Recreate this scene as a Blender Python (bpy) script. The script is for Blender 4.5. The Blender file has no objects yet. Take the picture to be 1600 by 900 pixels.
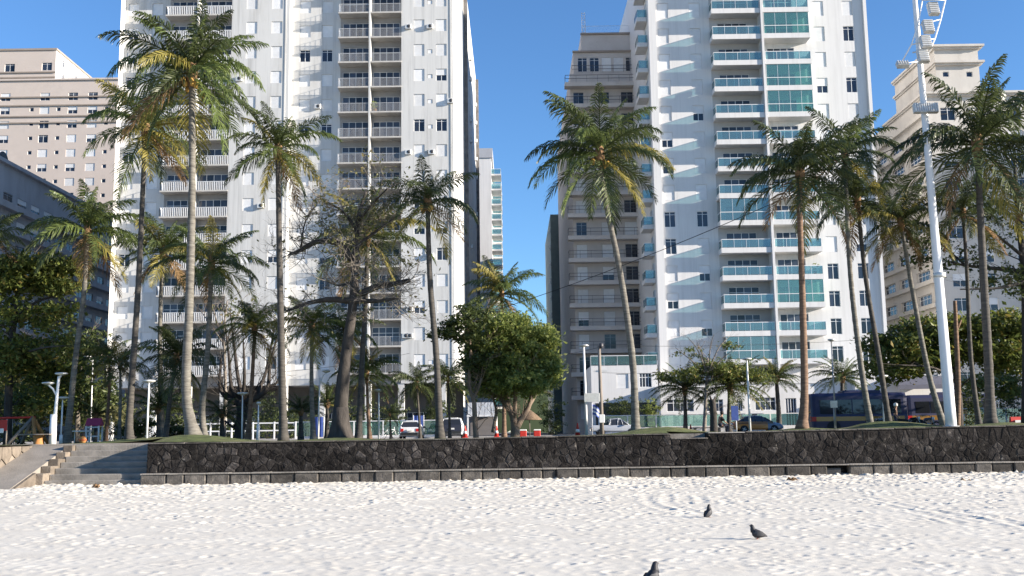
import bpy, math, random
import numpy as np
from mathutils import Vector, Matrix

SC = bpy.context.scene
COL = SC.collection
R = math.radians
rnd = random.Random(7)

# ---------------------------------------------------------------- camera
CAM_Z = 1.9
PITCH = math.atan(225 / 1600)
ROLL = -0.0142
cam_m = Matrix.Rotation(math.pi / 2 + PITCH, 4, 'X') @ Matrix.Rotation(ROLL, 4, 'Z')
cd = bpy.data.cameras.new('camera')
cd.lens = 36.0; cd.sensor_width = 36.0; cd.clip_start = 0.1; cd.clip_end = 6000
co = bpy.data.objects.new('camera', cd); COL.objects.link(co)
co.location = (0, 0, CAM_Z); co.rotation_euler = cam_m.to_euler()
SC.camera = co

# ---------------------------------------------------------------- sky, sun, exposure
SUN_EL = R(15.5); SUN_AZ = R(76)           # azimuth counted from the facade normal towards +X
sdir = Vector((math.sin(SUN_AZ) * math.cos(SUN_EL), -math.cos(SUN_AZ) * math.cos(SUN_EL), math.sin(SUN_EL)))
w = bpy.data.worlds.new('World'); SC.world = w; w.use_nodes = True
nt = w.node_tree; nt.nodes.clear()
sk = nt.nodes.new('ShaderNodeTexSky'); sk.sky_type = 'NISHITA'; sk.sun_disc = False
sk.sun_elevation = SUN_EL; sk.sun_rotation = math.atan2(sdir.x, sdir.y)
sk.altitude = 0; sk.air_density = 1.0; sk.dust_density = 0.0; sk.ozone_density = 6.0
bg = nt.nodes.new('ShaderNodeBackground'); bg.inputs['Strength'].default_value = 0.09
wo = nt.nodes.new('ShaderNodeOutputWorld')
nt.links.new(sk.outputs[0], bg.inputs[0]); nt.links.new(bg.outputs[0], wo.inputs[0])
sl = bpy.data.lights.new('sun', 'SUN'); sl.energy = 5.0; sl.angle = R(0.5); sl.color = (1.0, 0.90, 0.77)
so = bpy.data.objects.new('sun', sl); COL.objects.link(so)
so.rotation_euler = sdir.to_track_quat('Z', 'Y').to_euler()
vs = SC.view_settings
vs.view_transform = 'Standard'; vs.look = 'None'; vs.gamma = 1.0; vs.use_curve_mapping = False
vs.exposure = 1.42
SC.cycles.max_bounces = 6; SC.cycles.transparent_max_bounces = 16
SC.cycles.diffuse_bounces = 3; SC.cycles.glossy_bounces = 2

# ---------------------------------------------------------------- helpers
def at(px, py, Y):
    d = cam_m.to_3x3() @ Vector(((px - 800) / 1600, -(py - 450) / 1600, -1))
    return Vector((0, 0, CAM_Z)) + d * (Y / d.y)
def X(px, py, Y): return at(px, py, Y).x
def Z(px, py, Y): return at(px, py, Y).z

class MB:
    def __init__(s): s.v = []; s.f = []; s.m = []; s.s = []
    def face(s, pts, m=0, sm=False):
        b = len(s.v); s.v += [tuple(p) for p in pts]; s.f.append(tuple(range(b, b + len(pts)))); s.m.append(m); s.s.append(sm)
    def box(s, x0, x1, y0, y1, z0, z1, m=0):
        b = len(s.v)
        s.v += [(x0, y0, z0), (x1, y0, z0), (x1, y1, z0), (x0, y1, z0), (x0, y0, z1), (x1, y0, z1), (x1, y1, z1), (x0, y1, z1)]
        for q in ((0, 3, 2, 1), (4, 5, 6, 7), (0, 1, 5, 4), (1, 2, 6, 5), (2, 3, 7, 6), (3, 0, 4, 7)):
            s.f.append(tuple(b + i for i in q)); s.m.append(m); s.s.append(False)
        return s
    def bbox(s, x0, x1, y0, y1, z0, z1, e=.02, m=0):
        """box with chamfered vertical and top edges"""
        def ring(i, z): return [(x0 + i, y0 + e, z), (x0 + e, y0 + i, z), (x1 - e, y0 + i, z), (x1 - i, y0 + e, z),
                                (x1 - i, y1 - e, z), (x1 - e, y1 - i, z), (x0 + e, y1 - i, z), (x0 + i, y1 - e, z)]
        s.loft([ring(0, z0), ring(0, z1 - e), ring(e * .8, z1)], m=m); return s
    def loft(s, rings, m=0, closed=True, cap=True, sm=False):
        b = len(s.v); n = len(rings[0])
        for r in rings: s.v += [tuple(p) for p in r]
        for i in range(len(rings) - 1):
            for j in range(n if closed else n - 1):
                k = (j + 1) % n
                s.f.append((b + i * n + j, b + i * n + k, b + (i + 1) * n + k, b + (i + 1) * n + j)); s.m.append(m); s.s.append(sm)
        if cap and closed:
            s.f.append(tuple(b + j for j in reversed(range(n)))); s.m.append(m); s.s.append(False)
            s.f.append(tuple(b + (len(rings) - 1) * n + j for j in range(n))); s.m.append(m); s.s.append(False)
        return s
    def tube(s, pts, rad, n=8, m=0, cap=True, sm=True):
        pts = [Vector(p) for p in pts]
        if not isinstance(rad, (list, tuple)): rad = [rad] * len(pts)
        t0 = (pts[1] - pts[0]).normalized()
        u = t0.orthogonal().normalized(); rings = []
        for i, p in enumerate(pts):
            a = pts[max(i - 1, 0)]; c = pts[min(i + 1, len(pts) - 1)]
            t = (c - a).normalized()
            u = (u - t * u.dot(t))
            u = u.normalized() if u.length > 1e-6 else t.orthogonal().normalized()
            w_ = t.cross(u)
            rings.append([p + (u * math.cos(2 * math.pi * k / n) + w_ * math.sin(2 * math.pi * k / n)) * rad[i] for k in range(n)])
        return s.loft(rings, m=m, cap=cap, sm=sm)
    def lathe(s, prof, n=12, c=(0, 0, 0), m=0, axis='z', sm=True):
        rings = []
        for r, h in prof:
            ring = []
            for k in range(n):
                a = 2 * math.pi * k / n; x, y = r * math.cos(a), r * math.sin(a)
                q = (x, y, h) if axis == 'z' else ((x, -h, y) if axis == 'y' else (h, x, y))
                ring.append((c[0] + q[0], c[1] + q[1], c[2] + q[2]))
            rings.append(ring)
        return s.loft(rings, m=m, sm=sm)
    def mesh(s, name, mats):
        me = bpy.data.meshes.new(name)
        me.from_pydata(s.v, [], s.f)
        for mt in (mats if isinstance(mats, (list, tuple)) else [mats]): me.materials.append(mt)
        me.polygons.foreach_set('material_index', s.m)
        me.polygons.foreach_set('use_smooth', s.s)
        me.update(); return me
    def build(s, name, mats, parent=None, loc=(0, 0, 0), rz=0):
        return link(name, s.mesh(name, mats), parent, loc, rz)

def link(name, me, parent=None, loc=(0, 0, 0), rz=0):
    o = bpy.data.objects.new(name, me); COL.objects.link(o)
    o.parent = parent; o.location = loc; o.rotation_euler = (0, 0, rz)
    return o
def thing(name, label, cat, loc=(0, 0, 0), rz=0, group=None):
    o = bpy.data.objects.new(name, None); o.empty_display_size = .3; COL.objects.link(o)
    o.location = loc; o.rotation_euler = (0, 0, rz)
    return tag(o, label, cat, group)
def tag(o, label, cat, group=None):
    o['label'] = label; o['category'] = cat
    if group: o['group'] = group
    return o
def struct(o): o['kind'] = 'structure'; return o
def stuff(o): o['kind'] = 'stuff'; return o
def np_mesh(name, v, f, mat, smooth=True):
    """v (N,3), f (M,k) numpy arrays"""
    me = bpy.data.meshes.new(name); k = f.shape[1]
    me.vertices.add(len(v)); me.vertices.foreach_set('co', np.ascontiguousarray(v, dtype=np.float32).ravel())
    me.loops.add(f.size); me.loops.foreach_set('vertex_index', np.ascontiguousarray(f, dtype=np.int32).ravel())
    me.polygons.add(len(f)); me.polygons.foreach_set('loop_start', np.arange(0, f.size, k, dtype=np.int32))
    me.polygons.foreach_set('use_smooth', np.full(len(f), smooth))
    me.materials.append(mat); me.update(calc_edges=True); me.validate(); return me

# ---------------------------------------------------------------- materials
MATS = {}
def nodes_of(name):
    m = bpy.data.materials.new(name); m.use_nodes = True; MATS[name] = m
    t = m.node_tree; b = t.nodes['Principled BSDF']
    return m, t, b
def mk(name, col, rough=.6, var=.12, scale=3.0, bump=0.0, bscale=None, metal=0.0, stretch=(1, 1, 1), rand=0.0, dirt=None, dscale=.6, damt=.5, spec=.4, streak=0.0):
    """plain procedural surface: noise-varied colour, optional bump, optional dirt colour in patches, optional per-object variation"""
    m, t, b = nodes_of(name); L = t.links.new
    g = t.nodes.new('ShaderNodeNewGeometry'); mp = t.nodes.new('ShaderNodeMapping'); mp.inputs['Scale'].default_value = stretch
    L(g.outputs['Position'], mp.inputs['Vector'])
    n = t.nodes.new('ShaderNodeTexNoise'); n.inputs['Scale'].default_value = scale; n.inputs['Detail'].default_value = 6
    L(mp.outputs[0], n.inputs['Vector'])
    r = t.nodes.new('ShaderNodeValToRGB'); e = r.color_ramp.elements
    e[0].position = .3; e[1].position = .7
    e[0].color = tuple(c * (1 - var) for c in col) + (1,); e[1].color = tuple(min(c * (1 + var), 1) for c in col) + (1,)
    L(n.outputs[0], r.inputs[0]); out = r.outputs[0]
    if dirt:
        n2 = t.nodes.new('ShaderNodeTexNoise'); n2.inputs['Scale'].default_value = dscale; n2.inputs['Detail'].default_value = 8; n2.inputs['Roughness'].default_value = .7
        L(mp.outputs[0], n2.inputs['Vector'])
        r2 = t.nodes.new('ShaderNodeValToRGB'); r2.color_ramp.elements[0].position = .5; r2.color_ramp.elements[1].position = .72
        r2.color_ramp.elements[1].color = (damt, damt, damt, 1)
        L(n2.outputs[0], r2.inputs[0])
        x = t.nodes.new('ShaderNodeMix'); x.data_type = 'RGBA'; x.inputs['B'].default_value = dirt + (1,)
        L(r2.outputs[0], x.inputs['Factor']); L(out, x.inputs['A']); out = x.outputs['Result']
    if streak:
        ms = t.nodes.new('ShaderNodeMapping'); ms.inputs['Scale'].default_value = (1, 1, .035); L(g.outputs['Position'], ms.inputs['Vector'])
        n5 = t.nodes.new('ShaderNodeTexNoise'); n5.inputs['Scale'].default_value = 2.2; n5.inputs['Detail'].default_value = 5; n5.inputs['Roughness'].default_value = .7; L(ms.outputs[0], n5.inputs['Vector'])
        m5 = t.nodes.new('ShaderNodeMapRange'); m5.inputs['From Min'].default_value = .48; m5.inputs['From Max'].default_value = .75; m5.inputs['To Min'].default_value = 1; m5.inputs['To Max'].default_value = 1 - streak; L(n5.outputs[0], m5.inputs['Value'])
        h5 = t.nodes.new('ShaderNodeHueSaturation'); L(m5.outputs[0], h5.inputs['Value']); L(out, h5.inputs['Color']); out = h5.outputs[0]
    if rand:
        oi = t.nodes.new('ShaderNodeObjectInfo'); mr = t.nodes.new('ShaderNodeMapRange')
        mr.inputs['To Min'].default_value = 1 - rand; mr.inputs['To Max'].default_value = 1 + rand
        L(oi.outputs['Random'], mr.inputs['Value'])
        hs = t.nodes.new('ShaderNodeHueSaturation'); L(mr.outputs[0], hs.inputs['Value']); L(out, hs.inputs['Color']); out = hs.outputs[0]
    L(out, b.inputs['Base Color'])
    b.inputs['Roughness'].default_value = rough; b.inputs['Metallic'].default_value = metal
    b.inputs['Specular IOR Level'].default_value = spec
    if bump:
        n3 = t.nodes.new('ShaderNodeTexNoise'); n3.inputs['Scale'].default_value = bscale or scale * 4; n3.inputs['Detail'].default_value = 6
        L(mp.outputs[0], n3.inputs['Vector'])
        bp = t.nodes.new('ShaderNodeBump'); bp.inputs['Strength'].default_value = bump; bp.inputs['Distance'].default_value = .03
        L(n3.outputs[0], bp.inputs['Height']); L(bp.outputs[0], b.inputs['Normal'])
    return m
def leaf_mat(name, c1, c2, c3=None, trans=.35, rough=.5, orand=.0):
    """foliage: colour varies per leaf (island) and a little per object, part of the light passes through"""
    m, t, b = nodes_of(name); L = t.links.new
    g = t.nodes.new('ShaderNodeNewGeometry')
    r = t.nodes.new('ShaderNodeValToRGB'); e = r.color_ramp.elements
    e[0].color = c1 + (1,); e[1].color = c2 + (1,)
    if c3:
        e[1].position = .85; q = e.new(1.0); q.color = c3 + (1,)
    L(g.outputs['Random Per Island'], r.inputs[0]); out = r.outputs[0]
    oi = t.nodes.new('ShaderNodeObjectInfo'); mr = t.nodes.new('ShaderNodeMapRange')
    mr.inputs['To Min'].default_value = 1 - orand; mr.inputs['To Max'].default_value = 1 + orand
    L(oi.outputs['Random'], mr.inputs['Value'])
    hs = t.nodes.new('ShaderNodeHueSaturation'); L(mr.outputs[0], hs.inputs['Value']); L(out, hs.inputs['Color']); out = hs.outputs[0]
    b.inputs['Roughness'].default_value = rough; b.inputs['Specular IOR Level'].default_value = .35
    L(out, b.inputs['Base Color'])
    tr = t.nodes.new('ShaderNodeBsdfTranslucent'); L(out, tr.inputs['Color'])
    mx = t.nodes.new('ShaderNodeMixShader'); mx.inputs[0].default_value = trans
    L(b.outputs[0], mx.inputs[1]); L(tr.outputs[0], mx.inputs[2]); L(mx.outputs[0], t.nodes['Material Output'].inputs['Surface'])
    return m
def glass_mat(name, tint, refl=.12, rough=.02, body=None, bodyamt=0.0):
    """thin tinted pane: tinted see-through plus sky reflection, some body colour"""
    m, t, b = nodes_of(name); L = t.links.new; t.nodes.remove(b)
    tp = t.nodes.new('ShaderNodeBsdfTransparent'); tp.inputs['Color'].default_value = tint + (1,)
    gl = t.nodes.new('ShaderNodeBsdfGlossy'); gl.inputs['Roughness'].default_value = rough
    lw = t.nodes.new('ShaderNodeLayerWeight'); lw.inputs['Blend'].default_value = .35
    mr = t.nodes.new('ShaderNodeMapRange'); mr.inputs['To Min'].default_value = refl; mr.inputs['To Max'].default_value = .9
    L(lw.outputs['Fresnel'], mr.inputs['Value'])
    src = tp.outputs[0]
    if body:
        df = t.nodes.new('ShaderNodeBsdfDiffuse'); df.inputs['Color'].default_value = body + (1,)
        m1 = t.nodes.new('ShaderNodeMixShader'); m1.inputs[0].default_value = bodyamt
        L(src, m1.inputs[1]); L(df.outputs[0], m1.inputs[2]); src = m1.outputs[0]
    mx = t.nodes.new('ShaderNodeMixShader'); L(mr.outputs[0], mx.inputs[0]); L(src, mx.inputs[1]); L(gl.outputs[0], mx.inputs[2])
    L(mx.outputs[0], t.nodes['Material Output'].inputs['Surface']); return m
def pane_mat(name, col, rough=.06, spec=.6):
    m, t, b = nodes_of(name); L = t.links.new
    oi = t.nodes.new('ShaderNodeObjectInfo'); mr = t.nodes.new('ShaderNodeMapRange')
    mr.inputs['To Min'].default_value = .5; mr.inputs['To Max'].default_value = 1.8
    L(oi.outputs['Random'], mr.inputs['Value'])
    hs = t.nodes.new('ShaderNodeHueSaturation'); hs.inputs['Color'].default_value = col + (1,)
    L(mr.outputs[0], hs.inputs['Value']); L(hs.outputs[0], b.inputs['Base Color'])
    b.inputs['Roughness'].default_value = rough; b.inputs['Specular IOR Level'].default_value = spec
    n = t.nodes.new('ShaderNodeTexNoise'); n.inputs['Scale'].default_value = .8
    g = t.nodes.new('ShaderNodeNewGeometry'); L(g.outputs['Position'], n.inputs['Vector'])
    bp = t.nodes.new('ShaderNodeBump'); bp.inputs['Strength'].default_value = .05; L(n.outputs[0], bp.inputs['Height']); L(bp.outputs[0], b.inputs['Normal'])
    return m

GREY = (.35, .35, .36)
mk('white_render', (.55, .545, .53), .75, .04, .5, .12, 6, stretch=(1, 1, .25), dirt=(.40, .385, .35), dscale=.35, damt=.55, streak=.28)
mk('clean_white', (.62, .61, .60), .7, .03, .4, .08, 6, stretch=(1, 1, .25), dirt=(.50, .49, .475), dscale=.3, damt=.4, streak=.16)
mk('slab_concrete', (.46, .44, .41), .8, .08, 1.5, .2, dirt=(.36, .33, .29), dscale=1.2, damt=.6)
mk('beige_render', (.53, .455, .40), .8, .05, .6, .1, 5, dirt=(.44, .37, .31), dscale=.3, damt=.4)
mk('cream_render', (.49, .465, .43), .8, .06, .6, .1, 5, stretch=(1, 1, .3), dirt=(.33, .30, .27), dscale=.5, damt=.55)
mk('dark_rib', (.15, .14, .135), .8, .3, 1.5)
mk('brown_band', (.30, .25, .21), .8, .1, 1.0)
mk('grey_render', (.36, .37, .40), .8, .08, .6, .1, 5, stretch=(1, 1, .3), dirt=(.22, .22, .23), dscale=.5, damt=.6)
mk('taupe_render', (.52, .48, .45), .8, .06, .6, .1, 5, dirt=(.38, .34, .31), dscale=.5, damt=.5)
mk('balcony_back_shade', (.30, .285, .275), .8, .1, .8, dirt=(.2, .19, .18), dscale=.7)  # greyer than the front wall: balcony shade put into the colour
mk('balcony_shade_grey', (.40, .39, .385), .8, .08, .8)  # shade inside the left-hand balcony bays, painted as a grey back wall
mk('lobby_shade', (.13, .12, .11), .8, .2, .8)  # dark tone carries the shade of the set-back ground floor
mk('green_tile', (.105, .15, .155), .6, .1, 1.2, .1)
mk('roller_shutter', (.66, .66, .66), .55, .05, 2.0, rand=.10)
mk('white_metal', (.72, .72, .72), .4, .04, 2.0)
mk('dark_metal', (.05, .05, .055), .45, .2, 3.0)
mk('grey_metal', (.30, .31, .32), .4, .15, 3.0, metal=.4)
mk('galvanised', (.62, .62, .60), .4, .1, 5.0, metal=.3, dirt=(.35, .30, .24), dscale=2, damt=.4)
mk('aluminium', (.55, .55, .53), .45, .15, 6.0, metal=.3, dirt=(.30, .22, .15), dscale=2.5, damt=.6)
mk('curtain', (.55, .53, .50), .9, .15, 2.0, stretch=(6, 6, .3), rand=.25)
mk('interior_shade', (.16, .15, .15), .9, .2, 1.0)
pane_mat('window_pane', (.020, .026, .040)); pane_mat('door_pane', (.04, .05, .07), .08, .4)
pane_mat('vehicle_pane', (.02, .022, .026), .04)
glass_mat('teal_glass', (.56, .78, .79), .10, .02, (.26, .46, .47), .20)
glass_mat('green_glass', (.54, .80, .73), .10, .02, (.22, .46, .40), .20)
glass_mat('fence_glass', (.62, .82, .78), .08, .02, (.25, .45, .42), .15)
mk('black_tile_and_shade', (.04, .04, .042), .4, .3, 2)  # black parapet; also the painted dark of drain hole and garage mouth
mk('step_concrete', (.23, .21, .185), .9, .25, 1.6, .5, 14, dirt=(.10, .09, .078), dscale=1.2, damt=.7)
mk('concrete', (.26, .24, .22), .9, .2, 1.2, .4, 14, dirt=(.10, .09, .08), dscale=.8, damt=.6)
mk('pale_concrete', (.25, .225, .195), .9, .15, 1.5, .4, 14, dirt=(.20, .175, .15), dscale=.8, damt=.5)
mk('mortar', (.020, .018, .017), .95, .5, 4, .8, 20, dirt=(.11, .098, .085), dscale=1.1, damt=.7, spec=.06)
mk('asphalt', (.055, .055, .058), .9, .2, 4, .3, 60)
mk('pavement', (.36, .34, .32), .9, .12, 2, .2, 30)
mk('road_paint', (.7, .7, .68), .8, .1, 3)
mk('grass', (.085, .105, .030), .95, .4, 2.2, .8, 30, dirt=(.20, .16, .08), dscale=.5, damt=.8)
mk('terrain', (.16, .15, .12), .95, .3, .2)
mk('bark_grey', (.17, .145, .12), .95, .3, 5, .9, 22, stretch=(1, 1, .35), dirt=(.07, .06, .05), dscale=3, damt=.7)
mk('bark_dark', (.050, .043, .038), .95, .35, 5, .9, 22, stretch=(1, 1, .35))
mk('bark_twig', (.19, .165, .14), .95, .3, 8)
mk('bark_brown', (.22, .165, .125), .95, .25, 5, .8, 22, stretch=(1, 1, .35), dirt=(.10, .075, .06), dscale=2, damt=.7)
mk('wood_orange', (.42, .19, .06), .7, .25, 4, .3, 30, stretch=(1, 1, .3))
mk('wood_pole', (.22, .19, .16), .9, .2, 4, .5, 30, stretch=(1, 1, .2))
mk('red_plastic', (.50, .035, .025), .5, .1, 4)
mk('pink_plastic', (.36, .05, .12), .6, .1, 4)
mk('blue_cloth', (.05, .09, .30), .8, .2, 3)
mk('thatch', (.16, .11, .07), .95, .35, 8, .6, 30)
mk('awning_grey', (.105, .105, .13), .8, .1, 2)
mk('rubber', (.018, .018, .019), .8, .2, 6)
mk('alloy', (.45, .45, .46), .35, .1, 6, metal=.6)
mk('lamp_red', (.45, .02, .02), .25, .1, 6); mk('lamp_white', (.75, .75, .72), .2, .05, 6)
def paint(name, col, r=.25):
    m = mk(name, col, r, .03, 2, spec=.5); m.node_tree.nodes['Principled BSDF'].inputs['Coat Weight'].default_value = .5; return m
paint('paint_white', (.75, .75, .75)); paint('paint_silver', (.42, .44, .48)); paint('paint_orange', (.62, .21, .04))
paint('paint_steel_blue', (.20, .25, .33)); paint('paint_navy', (.014, .016, .055)); paint('paint_black', (.02, .02, .025))
MATS['paint_navy'].node_tree.nodes['Principled BSDF'].inputs['Coat Weight'].default_value = .1; MATS['paint_navy'].node_tree.nodes['Principled BSDF'].inputs['Roughness'].default_value = .5
paint('stripe_orange', (.30, .15, .03)); paint('tailgate_navy', (.022, .024, .05))
mk('hair_dark', (.03, .022, .018), .7, .2, 20); mk('skin_tone', (.36, .21, .14), .6, .06, 10); mk('cloth_black', (.022, .022, .025), .9, .2, 8)
mk('cloth_navy', (.03, .035, .06), .9, .2, 8); mk('feather_dark', (.022, .022, .027), .6, .4, 40); mk('feather_grey', (.05, .05, .056), .6, .3, 40)
mk('beak', (.12, .10, .08), .6, .1, 30); mk('foot_red', (.28, .08, .06), .7, .1, 30)
mk('coconut', (.45, .26, .06), .6, .25, 8); mk('fibre', (.20, .12, .06), .95, .4, 12, .8, 40)
leaf_mat('frond_green', (.064, .092, .028), (.140, .175, .052), trans=.40, rough=.38, orand=.28)
leaf_mat('frond_deep', (.040, .057, .022), (.090, .110, .036), trans=.30, rough=.4, orand=.28)
leaf_mat('frond_yellow', (.17, .155, .04), (.30, .25, .06), trans=.32, rough=.45, orand=.2)
leaf_mat('frond_dead', (.13, .080, .040), (.26, .16, .07), trans=.2, rough=.8, orand=.25)
leaf_mat('leaf_almond', (.060, .082, .024), (.17, .20, .045), (.26, .19, .05), trans=.4)
leaf_mat('leaf_dark', (.035, .052, .020), (.105, .13, .036), trans=.35)
leaf_mat('leaf_fresh', (.11, .15, .045), (.30, .34, .09), (.45, .46, .18), trans=.5)
leaf_mat('leaf_olive', (.10, .105, .045), (.21, .20, .08), (.28, .21, .08), trans=.4)
leaf_mat('leaf_hill', (.030, .045, .018), (.065, .085, .030), trans=.2, rough=.7)

# sand
m, t, b = nodes_of('sand'); L = t.links.new
g = t.nodes.new('ShaderNodeNewGeometry')
n = t.nodes.new('ShaderNodeTexNoise'); n.inputs['Scale'].default_value = .9; n.inputs['Detail'].default_value = 9; n.inputs['Roughness'].default_value = .7; L(g.outputs['Position'], n.inputs['Vector'])
r = t.nodes.new('ShaderNodeValToRGB'); r.color_ramp.elements[0].position = .3; r.color_ramp.elements[1].position = .7
r.color_ramp.elements[0].color = (.59, .545, .465, 1); r.color_ramp.elements[1].color = (.71, .665, .575, 1)
L(n.outputs[0], r.inputs[0]); L(r.outputs[0], b.inputs['Base Color']); b.inputs['Roughness'].default_value = .95; b.inputs['Specular IOR Level'].default_value = .15
n2 = t.nodes.new('ShaderNodeTexNoise'); n2.inputs['Scale'].default_value = 14; n2.inputs['Detail'].default_value = 7; n2.inputs['Roughness'].default_value = .65
L(g.outputs['Position'], n2.inputs['Vector'])
bp = t.nodes.new('ShaderNodeBump'); bp.inputs['Strength'].default_value = .25; bp.inputs['Distance'].default_value = .02
L(n2.outputs[0], bp.inputs['Height']); L(bp.outputs[0], b.inputs['Normal'])

# sea-wall stone: dark, each stone its own shade, pale lichen and dark damp patches
m, t, b = nodes_of('wall_stone'); L = t.links.new
g = t.nodes.new('ShaderNodeNewGeometry'); oi = t.nodes.new('ShaderNodeObjectInfo')
n = t.nodes.new('ShaderNodeTexNoise'); n.inputs['Scale'].default_value = 3.2; n.inputs['Detail'].default_value = 8; n.inputs['Roughness'].default_value = .75; L(g.outputs['Position'], n.inputs['Vector'])
r = t.nodes.new('ShaderNodeValToRGB'); e = r.color_ramp.elements
e[0].position = .40; e[0].color = (.012, .0108, .0105, 1); e[1].position = .60; e[1].color = (.032, .0285, .026, 1); q = e.new(.70); q.color = (.19, .172, .15, 1)
L(n.outputs[0], r.inputs[0])
mr = t.nodes.new('ShaderNodeMapRange'); mr.inputs['To Min'].default_value = .6; mr.inputs['To Max'].default_value = 1.7
pw = t.nodes.new('ShaderNodeMath'); pw.operation = 'POWER'; pw.inputs[1].default_value = 2.0; L(oi.outputs['Random'], pw.inputs[0]); L(pw.outputs[0], mr.inputs['Value'])
n4 = t.nodes.new('ShaderNodeTexNoise'); n4.inputs['Scale'].default_value = .16; n4.inputs['Detail'].default_value = 4; L(g.outputs['Position'], n4.inputs['Vector'])
m4 = t.nodes.new('ShaderNodeMapRange'); m4.inputs['From Min'].default_value = .35; m4.inputs['From Max'].default_value = .65; m4.inputs['To Min'].default_value = .55; m4.inputs['To Max'].default_value = 2.2
L(n4.outputs[0], m4.inputs['Value'])
ml = t.nodes.new('ShaderNodeMath'); ml.operation = 'MULTIPLY'; L(mr.outputs[0], ml.inputs[0]); L(m4.outputs[0], ml.inputs[1])
hs = t.nodes.new('ShaderNodeHueSaturation'); L(ml.outputs[0], hs.inputs['Value']); L(r.outputs[0], hs.inputs['Color']); L(hs.outputs[0], b.inputs['Base Color'])
b.inputs['Roughness'].default_value = .95; b.inputs['Specular IOR Level'].default_value = .06
n3 = t.nodes.new('ShaderNodeTexNoise'); n3.inputs['Scale'].default_value = 18; n3.inputs['Detail'].default_value = 8; L(g.outputs['Position'], n3.inputs['Vector'])
bp = t.nodes.new('ShaderNodeBump'); bp.inputs['Strength'].default_value = .8; bp.inputs['Distance'].default_value = .03
L(n3.outputs[0], bp.inputs['Height']); L(bp.outputs[0], b.inputs['Normal'])
mk('warm_stone', (.17, .14, .11), .9, .3, 4, .7, 18, rand=.3, dirt=(.12, .10, .085), dscale=2, damt=.6)
mk('footing_stone', (.085, .077, .069), .9, .35, 4, .7, 18, rand=.4, dirt=(.22, .195, .165), dscale=3.0, damt=.65, spec=.1)

# palm trunk: ringed, pale and dark patches
def trunk_mat(name, c1, c2, white=False):
    m, t, b = nodes_of(name); L = t.links.new
    g = t.nodes.new('ShaderNodeNewGeometry'); mp = t.nodes.new('ShaderNodeMapping'); mp.inputs['Scale'].default_value = (1.2, 1.2, 7); L(g.outputs['Position'], mp.inputs['Vector'])
    n = t.nodes.new('ShaderNodeTexNoise'); n.inputs['Scale'].default_value = 1.6; n.inputs['Detail'].default_value = 5; n.inputs['Roughness'].default_value = .7; L(mp.outputs[0], n.inputs['Vector'])
    r = t.nodes.new('ShaderNodeValToRGB'); r.color_ramp.elements[0].position = .35; r.color_ramp.elements[1].position = .68
    r.color_ramp.elements[0].color = c1 + (1,); r.color_ramp.elements[1].color = c2 + (1,); L(n.outputs[0], r.inputs[0])
    L(r.outputs[0], b.inputs['Base Color']); b.inputs['Roughness'].default_value = .9
    bp = t.nodes.new('ShaderNodeBump'); bp.inputs['Strength'].default_value = .7; bp.inputs['Distance'].default_value = .03; L(n.outputs[0], bp.inputs['Height']); L(bp.outputs[0], b.inputs['Normal'])
    return m
trunk_mat('palm_trunk', (.070, .064, .054), (.195, .182, .155)); trunk_mat('palm_trunk_dark', (.032, .029, .026), (.09, .08, .068)); trunk_mat('palm_trunk_brown', (.085, .05, .033), (.22, .14, .09))
M = MATS
# ================================================================ ground
WY = 41.6                                            # face of the sea wall
def wall_top(x):
    return 1.665 if x < -4 else 1.665 + .235 * min((x + 4) / 24.8, 1.1)
MOUNDS = [(-13.9, 44.6, .34, 2.0), (-17.5, 51, .28, 2.6), (5.7, 44.0, .22, 1.3), (7.0, 44.4, .18, 1.0), (16.6, 48.2, .26, 1.1), (18.0, 47.6, .26, 1.3),
          (21.6, 46.0, .16, 1.2), (13.0, 46.5, .12, 1.2), (-8.3, 49, .12, 1.5)]
def gz(x, y):
    t = min(max((y - 43) / 25, 0), 1); t = t * t * (3 - 2 * t)
    z = (wall_top(x) - .02) * (1 - t) + 1.52 * t
    for mx, my, h, r in MOUNDS:
        d = ((x - mx) ** 2 + (y - my) ** 2) / (r * r)
        if d < 6: z += h * math.exp(-d)
    return z

def vnoise(x, y, seed=0):
    xi = np.floor(x).astype(np.int64); yi = np.floor(y).astype(np.int64); fx = x - xi; fy = y - yi
    fx = fx * fx * (3 - 2 * fx); fy = fy * fy * (3 - 2 * fy)
    def h(a, b):
        n = (a * 374761393 + b * 668265263 + seed * 982451653) & 0x7fffffff
        n = ((n ^ (n >> 13)) * 1274126177) & 0x7fffffff
        return ((n ^ (n >> 16)) & 0xffff) / 65535.0 - .5
    return (h(xi, yi) * (1 - fx) + h(xi + 1, yi) * fx) * (1 - fy) + (h(xi, yi + 1) * (1 - fx) + h(xi + 1, yi + 1) * fx) * fy
def grid_faces(ny, nx):
    i = np.arange(ny - 1)[:, None] * nx + np.arange(nx - 1)[None, :]
    return np.stack([i, i + 1, i + nx + 1, i + nx], -1).reshape(-1, 4)

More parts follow.
